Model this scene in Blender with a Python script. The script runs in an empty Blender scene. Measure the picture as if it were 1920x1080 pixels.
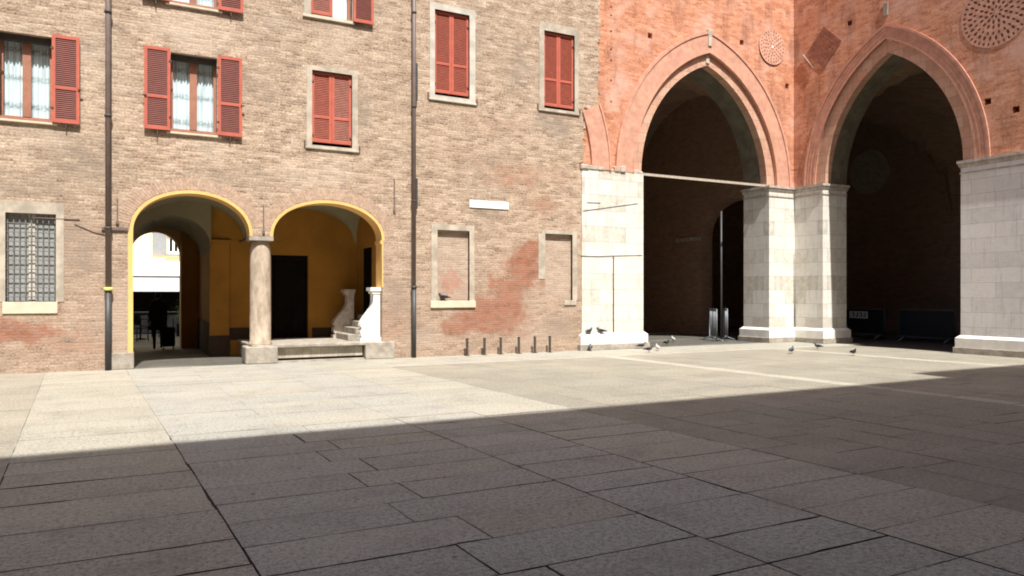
import bpy, bmesh, math, random
from mathutils import Vector, Matrix
from mathutils.geometry import tessellate_polygon
random.seed(7)
R = math.radians
sc = bpy.context.scene
COL = sc.collection

# ------------------------------------------------------------------ camera
YAW, FPX, HOR, EYE = R(27.6), 1380.0, 553.0, 1.6
cam_d = bpy.data.cameras.new('camera'); cam = bpy.data.objects.new('camera', cam_d); COL.objects.link(cam)
cam.location = (0, 0, EYE); cam.rotation_euler = (R(90), 0, -YAW)
cam_d.sensor_width = 36; cam_d.lens = FPX / 1920 * 36
cam_d.shift_y = (HOR - 540) / 1920
cam_d.clip_start = .05; cam_d.clip_end = 2000
sc.camera = cam
# ------------------------------------------------------------------ sky, sun, exposure
SUN_EL, SUN_AZ = R(58), R(6.0)          # azimuth: to the left of straight behind the long wall
w = bpy.data.worlds.new('World'); sc.world = w; w.use_nodes = True
wt = w.node_tree; bg = wt.nodes['Background']
sky = wt.nodes.new('ShaderNodeTexSky'); sky.sky_type = 'NISHITA'; sky.sun_disc = False
sky.sun_elevation = SUN_EL; sky.sun_rotation = R(180) + SUN_AZ
sky.air_density = .8; sky.dust_density = 3.0; sky.ozone_density = .5
wt.links.new(sky.outputs[0], bg.inputs[0]); bg.inputs[1].default_value = 0.088
sd = bpy.data.lights.new('sun', 'SUN'); sd.energy = 4.6; sd.angle = R(.53); sd.color = (1, .96, .905)
sun = bpy.data.objects.new('sun', sd); COL.objects.link(sun)
SDIR = Vector((-math.sin(SUN_AZ) * math.cos(SUN_EL), -math.cos(SUN_AZ) * math.cos(SUN_EL), math.sin(SUN_EL)))
sun.rotation_euler = SDIR.to_track_quat('Z', 'Y').to_euler(); sun.location = (0, -20, 40)
vs = sc.view_settings; vs.view_transform = 'Standard'; vs.look = 'None'; vs.exposure = 0.75; vs.gamma = 1
sc.cycles.max_bounces = 8; sc.cycles.diffuse_bounces = 5
sc.cycles.filter_width = 1.9

# ------------------------------------------------------------------ back-projection on the real planes
WY = 17.9      # front plane of the long brick wall
FX = 20.3      # front plane of the palace's side wall
def onY(px, py, Y=WY):
    a = YAW + math.atan((px - 960) / FPX); X = Y * math.tan(a)
    d = X * math.sin(YAW) + Y * math.cos(YAW)
    return X, EYE + (HOR - py) * d / FPX
def onX(px, py, X=FX):
    a = YAW + math.atan((px - 960) / FPX); Y = X / math.tan(a)
    d = X * math.sin(YAW) + Y * math.cos(YAW)
    return Y, EYE + (HOR - py) * d / FPX
def onG(px, py, z=0):
    d = FPX * (EYE - z) / (py - HOR); l = (px - 960) / FPX * d
    return d * math.sin(YAW) + l * math.cos(YAW), d * math.cos(YAW) - l * math.sin(YAW)

# ------------------------------------------------------------------ materials
def lin(r, g, b):
    f = lambda c: (c / 255 / 12.92) if c / 255 <= .04045 else ((c / 255 + .055) / 1.055) ** 2.4
    return (f(r), f(g), f(b), 1)
class NT:
    def __init__(s, name):
        s.m = bpy.data.materials.new(name); s.m.use_nodes = True
        s.t = s.m.node_tree; s.b = s.t.nodes['Principled BSDF']; s.out = s.t.nodes['Material Output']
        s.pos = s.n('ShaderNodeNewGeometry').outputs['Position']
    def n(s, k, **kw):
        nd = s.t.nodes.new(k)
        for a, v in kw.items(): setattr(nd, a, v)
        return nd
    def put(s, sock, v):
        if isinstance(v, bpy.types.NodeSocket): s.t.links.new(v, sock)
        else: sock.default_value = v
    def mix(s, f, a, b, mode='MIX'):
        nd = s.n('ShaderNodeMix', data_type='RGBA', blend_type=mode)
        s.put(nd.inputs[0], f); s.put(nd.inputs[6], a); s.put(nd.inputs[7], b); return nd.outputs[2]
    def math(s, op, a, b=0.0, c=None):
        nd = s.n('ShaderNodeMath', operation=op)
        s.put(nd.inputs[0], a); s.put(nd.inputs[1], b)
        if c is not None: s.put(nd.inputs[2], c)
        return nd.outputs[0]
    def noise(s, vec, scale, detail=3, rough=.55):
        nd = s.n('ShaderNodeTexNoise'); s.put(nd.inputs['Vector'], vec)
        nd.inputs['Scale'].default_value = scale; nd.inputs['Detail'].default_value = detail
        nd.inputs['Roughness'].default_value = rough; return nd.outputs[0]
    def ramp(s, v, lo, hi, a=0.0, b=1.0):
        nd = s.n('ShaderNodeMapRange'); nd.interpolation_type = 'SMOOTHSTEP'
        s.put(nd.inputs[0], v); nd.inputs[1].default_value = lo; nd.inputs[2].default_value = hi
        nd.inputs[3].default_value = a; nd.inputs[4].default_value = b; return nd.outputs[0]
    def vmul(s, vec, k):
        nd = s.n('ShaderNodeVectorMath', operation='MULTIPLY'); s.put(nd.inputs[0], vec); nd.inputs[1].default_value = k
        return nd.outputs[0]
    def vadd(s, a, b):
        nd = s.n('ShaderNodeVectorMath', operation='ADD'); s.put(nd.inputs[0], a); s.put(nd.inputs[1], b); return nd.outputs[0]
    def uv(s):          # (x+y, z, 0): courses run level on both wall directions
        sp = s.n('ShaderNodeSeparateXYZ'); s.put(sp.inputs[0], s.pos)
        cb = s.n('ShaderNodeCombineXYZ'); s.put(cb.inputs[0], s.math('ADD', sp.outputs[0], sp.outputs[1])); s.put(cb.inputs[1], sp.outputs[2])
        return cb.outputs[0], sp
    def bump(s, h, strength, dist=.02):
        nd = s.n('ShaderNodeBump'); nd.inputs['Strength'].default_value = strength; nd.inputs['Distance'].default_value = dist
        s.put(nd.inputs['Height'], h); s.t.links.new(nd.outputs[0], s.b.inputs['Normal'])
    def done(s, col, rough=.8, spec=.3, metal=0.0):
        s.put(s.b.inputs['Base Color'], col); s.put(s.b.inputs['Roughness'], rough)
        s.b.inputs['Specular IOR Level'].default_value = spec; s.b.inputs['Metallic'].default_value = metal
        return s.m

def plain(name, c, rough=.6, var=.18, scale=6, spec=.3, metal=0.0, bump=.15):
    t = NT(name); n = t.noise(t.pos, scale, 5, .65)
    dk = tuple(x * (1 - var) for x in c[:3]) + (1,); lt = tuple(min(1, x * (1 + var)) for x in c[:3]) + (1,)
    col = t.mix(t.ramp(n, .3, .7), dk, lt); t.bump(n, bump, .01)
    return t.done(col, rough, spec, metal)

def stain(t, uv, cx, cz, rx, rz):
    d = t.vmul(t.vadd(uv, (-cx, -cz, 0)), (1 / rx, 1 / rz, 0))
    ln = t.n('ShaderNodeVectorMath', operation='LENGTH'); t.put(ln.inputs[0], d)
    return t.ramp(ln.outputs['Value'], .25, 1.15, 1, 0)

def brick(name, cols, mortar, bw=.25, bh=.062, patches=(), red=None, dirt=0, mort=.007, streak=0, grey=(.30, .26, .21, 1), pale=None, greyk=.5, pale2=(), grey2=()):
    """cols: five brick colours, dark to light"""
    t = NT(name); uv, sp = t.uv()
    wv = t.n('ShaderNodeCombineXYZ'); t.put(wv.inputs[1], t.math('MULTIPLY', t.noise(uv, 1.1, 2), .05)); t.put(wv.inputs[0], t.math('MULTIPLY', t.noise(uv, 5, 1), .05))
    uvw = t.vadd(uv, wv.outputs[0])
    br = t.n('ShaderNodeTexBrick'); t.put(br.inputs['Vector'], uvw)
    br.inputs['Color1'].default_value = (0, 0, 0, 1); br.inputs['Color2'].default_value = (1, 1, 1, 1); br.inputs['Mortar'].default_value = (.5, .5, .5, 1)
    br.inputs['Scale'].default_value = 1; br.inputs['Mortar Size'].default_value = mort; br.inputs['Mortar Smooth'].default_value = .5
    br.inputs['Brick Width'].default_value = bw; br.inputs['Row Height'].default_value = bh
    big = t.noise(uv, .55, 5, .6); mid = t.noise(t.vmul(uv, (1, 1.6, 1)), 2.6, 6, .72); fin = t.noise(t.vmul(uv, (20, 30, 1)), 1, 5, .85)
    rnd = t.math('ADD', t.math('MULTIPLY', br.outputs['Color'], .34), t.math('MULTIPLY', t.math('SUBTRACT', mid, .5), 1.0))
    rnd = t.math('ADD', rnd, t.math('ADD', t.math('MULTIPLY', t.math('SUBTRACT', fin, .5), 2.6), .34))
    cr = t.n('ShaderNodeValToRGB'); t.put(cr.inputs[0], rnd); el = cr.color_ramp.elements
    el[0].position = 0; el[0].color = cols[0]; el[1].position = 1; el[1].color = cols[4]
    for p_, c_ in zip((.25, .5, .75), cols[1:4]):
        e = el.new(p_); e.color = c_
    col = t.mix(t.math('MULTIPLY', br.outputs['Fac'], .5), cr.outputs[0], mortar)
    col = t.mix(t.ramp(big, .5, .78, 0, greyk), col, grey)
    if pale: col = t.mix(t.ramp(t.noise(t.vadd(uv, (7, 3, 0)), .8, 5, .65), .46, .72, 0, .75), col, pale)
    if patches:
        acc = None
        wp = t.n('ShaderNodeCombineXYZ'); nz = lambda o_: t.math('MULTIPLY', t.math('SUBTRACT', t.noise(t.vadd(uv, (o_, o_, 0)), 1.6, 6, .78), .5), 2.2)
        t.put(wp.inputs[0], nz(0)); t.put(wp.inputs[1], t.math('MULTIPLY', nz(9.3), .6)); uvp = t.vadd(uv, wp.outputs[0])
        for (cx, cz, rx, rz, k) in patches:
            p = t.math('MULTIPLY', stain(t, uvp, cx, cz, rx, rz), k)
            acc = p if acc is None else t.math('MAXIMUM', acc, p)
        m2 = t.math('ADD', t.math('MULTIPLY', br.outputs['Color'], .30), t.math('ADD', t.math('ADD', t.math('MULTIPLY', t.noise(uv, 2.6, 7, .8), .8), t.math('MULTIPLY', fin, .45)), t.math('MULTIPLY', acc, .60)))
        acc = t.math('MULTIPLY', t.ramp(acc, .02, .8), t.ramp(m2, .86, 1.42))
        acc = t.math('MULTIPLY', acc, t.ramp(fin, .36, .6, .35, 1))
        col = t.mix(t.math('MULTIPLY', acc, .95), col, t.mix(t.ramp(rnd, .2, .8), tuple(x * .68 for x in red[:3]) + (1,), red))
    for lst, cc, kk in ((grey2, (.25, .21, .165, 1), .62), (pale2, (.62, .52, .42, 1), .55)):
        acc = None
        for (cx, cz, rx, rz, k) in lst:
            p = t.math('MULTIPLY', stain(t, uv, cx, cz, rx, rz), k); acc = p if acc is None else t.math('MAXIMUM', acc, p)
        if acc is not None: col = t.mix(t.math('MULTIPLY', t.math('MULTIPLY', acc, kk), t.ramp(t.noise(uv, 2.2, 6, .75), .3, .62, .25, 1)), col, cc)
    if dirt:        # grime splashed up from the pavement
        g_ = t.math('MULTIPLY', t.ramp(sp.outputs[2], 4.8, .6, 0, dirt), t.ramp(mid, .3, .7, .35, 1))
        col = t.mix(g_, col, (.30, .21, .165, 1))
    if streak:
        sn = t.noise(t.vmul(uv, (2.2, .55, 1)), 1, 5, .7)
        col = t.mix(t.ramp(sn, .47, .72, 0, streak), col, (.26, .13, .09, 1))
    h = t.math('SUBTRACT', t.math('ADD', fin, mid), br.outputs['Fac'])
    t.bump(h, .6, .02)
    return t.done(col, .9, .15)

def ashlar(name, c1, c2, c3, bw=1.0, bh=.42, yellow=.5, grime=.5):
    t = NT(name); uv, sp = t.uv()
    wv = t.n('ShaderNodeCombineXYZ'); t.put(wv.inputs[1], t.math('MULTIPLY', t.noise(uv, .9, 2), .05))
    br = t.n('ShaderNodeTexBrick'); t.put(br.inputs['Vector'], t.vadd(t.vadd(uv, (.31, .05, 0)), wv.outputs[0]))
    br.inputs['Color1'].default_value = (0, 0, 0, 1); br.inputs['Color2'].default_value = (1, 1, 1, 1); br.inputs['Mortar'].default_value = (.5, .5, .5, 1)
    br.inputs['Scale'].default_value = 1; br.inputs['Mortar Size'].default_value = .005; br.inputs['Mortar Smooth'].default_value = .3
    br.inputs['Brick Width'].default_value = bw; br.inputs['Row Height'].default_value = bh
    n = t.noise(uv, 4.5, 7, .72); f = t.noise(uv, 26, 4, .7); m = t.noise(t.vmul(uv, (1, 1.8, 1)), 1.7, 6, .7)
    v = t.math('ADD', t.math('MULTIPLY', br.outputs['Color'], .52), t.math('MULTIPLY', t.math('SUBTRACT', n, .30), 1.15))
    cr = t.n('ShaderNodeValToRGB'); t.put(cr.inputs[0], v); el = cr.color_ramp.elements
    el[0].position = 0; el[0].color = c3; el[1].position = .85; el[1].color = c1
    e = el.new(.35); e.color = c2
    e = el.new(.6); e.color = tuple((a + b_) / 2 for a, b_ in zip(c1, c2))
    col = t.mix(t.math('MULTIPLY', br.outputs['Fac'], .7), cr.outputs[0], tuple(x * .38 for x in c3[:3]) + (1,))
    col = t.mix(t.ramp(m, .5, .8, 0, .5 * yellow), col, (.50, .42, .29, 1))
    drip = t.noise(t.vmul(uv, (9, .7, 1)), 1, 5, .7)
    col = t.mix(t.ramp(drip, .50, .76, 0, .62 * grime), col, (.26, .25, .22, 1))
    col = t.mix(t.ramp(f, .55, .76, 0, .6 * grime), col, (.28, .26, .23, 1))
    g_ = t.math('MULTIPLY', t.ramp(sp.outputs[2], 1.0, .45, 0, .5 * grime), t.ramp(n, .35, .65))
    col = t.mix(g_, col, (.30, .27, .22, 1))
    t.bump(t.math('SUBTRACT', t.math('ADD', n, f), br.outputs['Fac']), .45, .02)
    return t.done(col, .6, .3)

def P2(px, py):
    x, z = onY(px, py); return x + WY, z
def patch(px, py, rx, ry, k):
    u, z = P2(px, py); return (u, z, rx * .0145, ry * .0145, k)
PATCH = [patch(930, 590, 105, 62, 1), patch(880, 605, 75, 34, 1), patch(985, 505, 70, 62, .95), patch(955, 545, 60, 60, .9), patch(1000, 470, 60, 26, .9),
         patch(860, 545, 40, 50, .8), patch(965, 330, 120, 45, .55), patch(925, 240, 90, 34, .42), patch(1010, 385, 70, 34, .55),
         patch(880, 300, 90, 40, .4), patch(35, 622, 85, 26, 1), patch(85, 577, 14, 10, 1), patch(120, 650, 90, 30, .5), patch(330, 300, 60, 30, .3),
         patch(150, 430, 50, 40, .35), patch(735, 610, 60, 45, .5), patch(1050, 330, 50, 40, .45), patch(440, 330, 50, 26, .3), patch(225, 600, 30, 60, .45)]
PALEP = [patch(360, 60, 75, 42, 1), patch(395, 275, 30, 30, .8), patch(630, 85, 40, 60, .6), patch(620, 320, 50, 34, .7), patch(230, 610, 45, 70, .9), patch(60, 250, 60, 24, .6),
         patch(700, 480, 30, 60, .4), patch(790, 640, 50, 24, .8), patch(1010, 630, 60, 30, .6), patch(560, 330, 60, 30, .5), patch(180, 130, 40, 90, .4)]
GREYP = [patch(150, 300, 80, 60, .9), patch(140, 470, 40, 80, .8), patch(60, 350, 90, 26, .9), patch(1040, 235, 60, 30, .9), patch(680, 210, 26, 60, .8), patch(630, 20, 90, 60, .4),
         patch(430, 330, 90, 24, .7), patch(740, 560, 30, 50, .9), patch(1050, 610, 50, 30, 1), patch(915, 400, 50, 16, .8), patch(960, 120, 40, 90, .5), patch(470, 170, 60, 30, .4), patch(790, 620, 30, 30, .8)]
M = {}
L5 = lambda *c: [lin(*x) for x in c]
M['brick'] = brick('worn_buff_brick', L5((74, 62, 53), (137, 116, 99), (176, 153, 132), (197, 175, 153), (231, 217, 198)), lin(190, 173, 152), patches=PATCH, red=lin(160, 80, 46), dirt=.5, pale2=PALEP, grey2=GREYP)
M['voussoir'] = plain('voussoir_brick', lin(178, 152, 132), .9, .22, 11)
M['infill'] = brick('buff_infill_brick', L5((136, 118, 104), (168, 146, 130), (184, 163, 145), (194, 175, 157), (206, 190, 172)), lin(184, 170, 152),
                    patches=[patch(850, 530, 36, 46, .8)], red=lin(184, 124, 104), dirt=.3)
M['redbrick'] = brick('red_palace_brick', L5((112, 66, 48), (176, 112, 84), (204, 143, 110), (213, 158, 128), (224, 188, 164)), lin(202, 160, 138), bh=.066, mort=.004,
                      streak=.7, grey=lin(176, 122, 102), pale=lin(218, 178, 162))
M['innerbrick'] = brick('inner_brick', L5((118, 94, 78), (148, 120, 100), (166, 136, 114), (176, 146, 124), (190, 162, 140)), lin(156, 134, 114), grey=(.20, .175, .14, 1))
M['soffit'] = plain('grey_soffit_plaster', lin(106, 100, 86), .9, .25, 2.5)  # inner part of the arches, greyer and darker than the ring
M['terracotta'] = plain('pink_terracotta', lin(198, 148, 126), .85, .16, 5)
M['terraworn'] = plain('worn_terracotta', lin(202, 154, 132), .9, .25, 7)
M['lattice'] = plain('faded_lattice_terracotta', lin(152, 102, 84), .9, .25, 6)
M['holeshade'] = plain('hole_shade_terracotta', lin(112, 72, 58), .9, .2, 9)
M['marble'] = ashlar('cream_marble', (.78, .755, .70, 1), (.66, .625, .55, 1), (.42, .385, .32, 1), .95, .46, .9, .85)
M['marble2'] = ashlar('pale_grey_marble', (.80, .775, .76, 1), (.71, .685, .67, 1), (.60, .57, .55, 1), 1.25, .40, .2, .7)
M['plinthm'] = plain('pale_plinth_marble', (.76, .735, .68, 1), .6, .1, 4)
M['steppanel'] = ashlar('blotched_step_panel', lin(150, 142, 130), lin(196, 188, 172), lin(126, 120, 110), .42, .4, .3)
M['greystone'] = plain('grey_base_stone', lin(158, 150, 138), .85, .25, 5, bump=.3)
M['cornice'] = plain('weathered_cornice_stone', lin(178, 168, 158), .8, .25, 7, bump=.3)  # also used on the far balustrade, where the grey replaces shade
M['ringstone'] = ashlar('ring_stone', lin(208, 172, 148), lin(198, 152, 128), lin(164, 138, 122), .35, .30, .2)
M['framestone'] = plain('pale_frame_plaster', lin(176, 166, 150), .9, .24, 3, bump=.3)
M['whiteframe'] = plain('whitish_frame_plaster', lin(192, 186, 174), .9, .18, 3)
M['sillstone'] = plain('pale_sill_stone', lin(204, 192, 170), .8, .1, 5)
M['yellow'] = plain('yellow_paint', lin(228, 182, 114), .8, .07, 3)
M['ochre'] = plain('ochre_wall_paint', lin(158, 112, 44), .85, .12, 1.5)
M['vault'] = plain('vault_plaster', lin(138, 130, 102), .9, .1, 1.5)
M['dado_stepshade'] = plain('dark_dado_and_step_shade', lin(60, 46, 34), .8, .2, 3)
M['shutter'] = plain('red_shutter_paint', lin(182, 96, 78), .55, .1, 5)
M['slat'] = plain('red_slat_paint', lin(146, 70, 50), .6, .14, 9)
M['slatdark'] = plain('brown_slat_paint', lin(112, 52, 40), .6, .14, 9)
M['slatfaded'] = plain('faded_slat_paint', lin(152, 96, 82), .7, .14, 9)
M['wood'] = plain('brown_window_wood', lin(160, 112, 92), .6, .12, 8)
M['iron'] = plain('dark_iron', lin(74, 69, 65), .6, .2, 8, spec=.4)
M['pipe'] = plain('brown_pipe_paint', lin(112, 98, 92), .5, .12, 5, spec=.4)
M['bars'] = plain('grey_bar_paint', lin(112, 112, 110), .6, .12, 8)
M['pipelow'] = plain('grey_pipe_iron', lin(66, 66, 66), .5, .12, 5, spec=.4)
M['steel'] = plain('galvanised_steel', lin(128, 134, 138), .45, .12, 10, spec=.5, metal=.3)
M['rod'] = plain('weathered_tie_iron', lin(178, 166, 152), .6, .15, 10)
M['white'] = plain('white_marble_plaque', (.85, .84, .80, 1), .5, .04, 6)
M['door'] = plain('black_door_paint', lin(24, 21, 19), .9, .2, 3, spec=.05)
M['black'] = plain('black_cloth', lin(22, 22, 24), .9, .3, 7)
M['skin'] = plain('skin_tone', lin(190, 140, 116), .6, .06, 10)
M['hair'] = plain('dark_hair', lin(35, 26, 22), .7, .2, 30)
M['tag'] = plain('yellow_tag', lin(225, 220, 120), .6, .05, 10)
M['pigeon'] = plain('pigeon_grey', lin(84, 88, 96), .8, .22, 40)
M['pigeondark'] = plain('pigeon_dark', lin(44, 46, 52), .7, .25, 40)
M['pigeonpale'] = plain('pigeon_pale', lin(176, 172, 168), .8, .15, 40)
M['pink'] = plain('pigeon_foot', lin(170, 80, 70), .7, .1, 40)
M['wallyellow'] = plain('pale_yellow_render', lin(250, 236, 190), .9, .05, 2)
M['wallwhite'] = plain('white_render', (.86, .85, .82, 1), .9, .04, 2)
M['awning'] = plain('white_awning_cloth', (.85, .84, .82, 1), .9, .04, 3)
M['leaf'] = plain('planter_leaf', lin(88, 116, 60), .7, .3, 9)
M['render'] = plain('ochre_render', lin(188, 150, 104), .9, .1, .7)
M['roof'] = plain('roof_tile', lin(150, 92, 70), .9, .2, 5)
M['greyshut'] = plain('grey_shutter', lin(150, 152, 154), .7, .08, 6)
M['greyblind'] = plain('grey_frosted_blind', lin(150, 152, 150), .5, .12, 6)
M['mortar'] = plain('joint_mortar', lin(66, 60, 55), .95, .3, 12)
M['banner'] = plain('dark_banner', lin(20, 23, 29), .8, .15, 4)
M['bannerpale'] = plain('pale_banner_print', lin(200, 200, 205), .8, .1, 9)

t = NT('lace_curtain'); uv, sp = t.uv()
band = t.n('ShaderNodeMath', operation='PINGPONG'); t.put(band.inputs[0], sp.outputs[2]); band.inputs[1].default_value = .29
ln_ = t.noise(t.vmul(uv, (9, 6, 1)), 3, 3, .7)
edge = t.math('MULTIPLY', t.ramp(band.outputs[0], .19, .28), t.ramp(ln_, .35, .62))
col = t.mix(t.math('MULTIPLY', edge, .72), lin(226, 238, 240), lin(96, 110, 112))
fold = t.noise(t.vmul(uv, (16, .7, 1)), 1, 2)
col = t.mix(t.ramp(fold, .52, .68, 0, .45), col, lin(150, 166, 170))
M['curtain'] = t.done(col, .9, .1)

t = NT('window_glass')
tr = t.n('ShaderNodeBsdfTransparent'); tr.inputs[0].default_value = (.93, .96, .97, 1)
gl = t.n('ShaderNodeBsdfGlossy'); gl.inputs['Roughness'].default_value = .04
mx = t.n('ShaderNodeMixShader')
mx.inputs[0].default_value = .07; t.put(mx.inputs[1], tr.outputs[0]); t.put(mx.inputs[2], gl.outputs[0]); t.put(t.out.inputs[0], mx.outputs[0])
M['glass'] = t.m

t = NT('granite_paving')
at = t.n('ShaderNodeAttribute'); at.attribute_name = 'tone'
fine = t.noise(t.pos, 70, 3, .85); grain = t.noise(t.pos, 26, 5, .8); blot = t.noise(t.pos, 1.6, 6, .7); wide = t.noise(t.vmul(t.pos, (.25, .6, 1)), 1, 4, .6)
tone = t.mix(1.0, at.outputs['Color'], (1.06, 1.075, 1.02, 1), 'MULTIPLY')
col = t.mix(t.ramp(grain, .48, .64, 0, .72), tone, (.13, .122, .11, 1))
col = t.mix(t.ramp(grain, .46, .32, 0, .65), col, (.64, .60, .52, 1))
col = t.mix(t.ramp(fine, .48, .62, 0, .6), col, (.13, .122, .11, 1))
col = t.mix(t.ramp(blot, .45, .78, 0, .5), col, (.17, .152, .13, 1))
col = t.mix(t.ramp(wide, .45, .75, 0, .3), col, (.50, .45, .36, 1))
for sc_, k_, thr in ((1.5, .75, .045), (3.7, .6, .05)):
    vo = t.n('ShaderNodeTexVoronoi'); t.put(vo.inputs['Vector'], t.pos); vo.inputs['Scale'].default_value = sc_
    spot = t.math('MULTIPLY', t.ramp(vo.outputs['Distance'], thr, thr * .4), t.ramp(t.noise(t.pos, .9, 2), .48, .56))
    col = t.mix(t.math('MULTIPLY', spot, k_), col, (.05, .045, .04, 1))
t.bump(t.math('ADD', fine, grain), .5, .008)
M['paving'] = t.done(col, .75, .25)
t = NT('worn_column_stone'); sp = t.n('ShaderNodeSeparateXYZ'); t.put(sp.inputs[0], t.pos)
n1 = t.noise(t.vmul(t.pos, (3, 3, 1.2)), 2, 6, .7)
c = t.mix(t.ramp(n1, .35, .7), lin(190, 174, 154), lin(146, 132, 117)); c = t.mix(t.ramp(t.noise(t.pos, 1.1, 3), .55, .7, 0, .5), c, lin(186, 140, 116))
t.bump(n1, .3, .02); M['column'] = t.done(c, .8, .2)

# ------------------------------------------------------------------ mesh helpers
class MB:
    def __init__(s): s.v = []; s.f = []; s.smooth = set()
    def add(s, verts, faces, smooth=False):
        o = len(s.v); s.v += [tuple(v) for v in verts]
        for f in faces:
            if smooth: s.smooth.add(len(s.f))
            s.f.append([i + o for i in f])
        return s
    def box(s, x0, x1, y0, y1, z0, z1, rot=None, piv=None):
        vs_ = [(x, y, z) for z in (z0, z1) for y in (y0, y1) for x in (x0, x1)]
        if rot is not None:
            pv = Vector(piv); vs_ = [tuple(pv + rot @ (Vector(v) - pv)) for v in vs_]
        return s.add(vs_, [(0, 2, 3, 1), (4, 5, 7, 6), (0, 1, 5, 4), (2, 6, 7, 3), (0, 4, 6, 2), (1, 3, 7, 5)])
    def prism(s, poly, z0, z1):          # footprint, upwards
        n = len(poly)
        A = sum(poly[i][0] * poly[(i + 1) % n][1] - poly[(i + 1) % n][0] * poly[i][1] for i in range(n))
        if A < 0: poly = poly[::-1]
        vs_ = [(x, y, z0) for x, y in poly] + [(x, y, z1) for x, y in poly]
        tri = tessellate_polygon([[Vector((x, y, 0)) for x, y in poly]])
        fs = []
        for a, b, c in tri:
            pa, pb, pc = poly[a], poly[b], poly[c]
            if (pb[0] - pa[0]) * (pc[1] - pa[1]) - (pb[1] - pa[1]) * (pc[0] - pa[0]) < 0: b, c = c, b
            fs.append((a + n, b + n, c + n)); fs.append((c, b, a))
        fs += [(i, (i + 1) % n, (i + 1) % n + n, i + n) for i in range(n)]
        return s.add(vs_, fs)
    def frustum(s, p0, z0, p1, z1):
        n = len(p0); vs_ = [(x, y, z0) for x, y in p0] + [(x, y, z1) for x, y in p1]
        return s.add(vs_, [(i, (i + 1) % n, (i + 1) % n + n, i + n) for i in range(n)])
    def plate(s, loops, d0, d1, mp):     # loops in (u,v), first outer; mp(u,v,d)->xyz
        flat = [p for l in loops for p in l]; n = len(flat)
        tri = tessellate_polygon([[Vector((u, v, 0)) for u, v in l] for l in loops])
        vs_ = [mp(u, v, d0) for u, v in flat] + [mp(u, v, d1) for u, v in flat]
        fs = [tuple(t_) for t_ in tri] + [tuple(i + n for i in t_[::-1]) for t_ in tri]
        k = 0
        for l in loops:
            m = len(l)
            for i in range(m):
                j = (i + 1) % m; fs.append((k + i, k + j, k + j + n, k + i + n))
            k += m
        return s.add(vs_, fs)
    def strip(s, inner, outer, d0, d1, mp):   # solid band between two open paths
        n = len(inner); vs_ = []
        for d in (d0, d1): vs_ += [mp(u, v, d) for u, v in inner] + [mp(u, v, d) for u, v in outer]
        fs = []
        for i in range(n - 1):
            a, b, c, d = i, i + 1, n + i + 1, n + i; o = 2 * n
            fs += [(a, d, c, b), (a + o, b + o, c + o, d + o), (a, b, b + o, a + o), (d, d + o, c + o, c)]
        for i in (0, n - 1): fs.append((i, n + i, 3 * n + i, 2 * n + i))
        return s.add(vs_, fs)
    def tube(s, pts, rad, seg=8, caps=True, smooth=True, flat=None):
        pts = [Vector(p) for p in pts]; n = len(pts)
        if not isinstance(rad, (list, tuple)): rad = [rad] * n
        vs_ = []; up = None
        for i, p in enumerate(pts):
            d = (pts[min(i + 1, n - 1)] - pts[max(i - 1, 0)]).normalized()
            if up is None: up = d.orthogonal().normalized()
            up = (up - d * up.dot(d)); up = up.normalized() if up.length > 1e-6 else d.orthogonal().normalized()
            sd_ = d.cross(up)
            for k in range(seg):
                a = 2 * math.pi * k / seg; o = up * math.cos(a) * rad[i] + sd_ * math.sin(a) * rad[i]
                if flat: o = Vector((o.x * flat[0], o.y * flat[1], o.z * flat[2]))
                vs_.append(p + o)
        fs = [(i * seg + k, i * seg + (k + 1) % seg, (i + 1) * seg + (k + 1) % seg, (i + 1) * seg + k) for i in range(n - 1) for k in range(seg)]
        if caps: fs += [tuple(range(seg))[::-1], tuple((n - 1) * seg + k for k in range(seg))]
        return s.add(vs_, fs, smooth)
    def lathe(s, prof, cx, cy, seg=28, sx=1, sy=1):
        vs_ = [(cx + r * math.cos(2 * math.pi * k / seg) * sx, cy + r * math.sin(2 * math.pi * k / seg) * sy, z) for r, z in prof for k in range(seg)]
        n = len(prof)
        fs = [(i * seg + k, i * seg + (k + 1) % seg, (i + 1) * seg + (k + 1) % seg, (i + 1) * seg + k) for i in range(n - 1) for k in range(seg)]
        s.add(vs_, fs, True); return s.add([], [])
    def disc(s, cx, cy, z, r, seg=28, flip=False):
        return s.add([(cx + r * math.cos(2 * math.pi * k / seg), cy + r * math.sin(2 * math.pi * k / seg), z) for k in range(seg)], [tuple(range(seg))[::-1 if flip else 1]])

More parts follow.
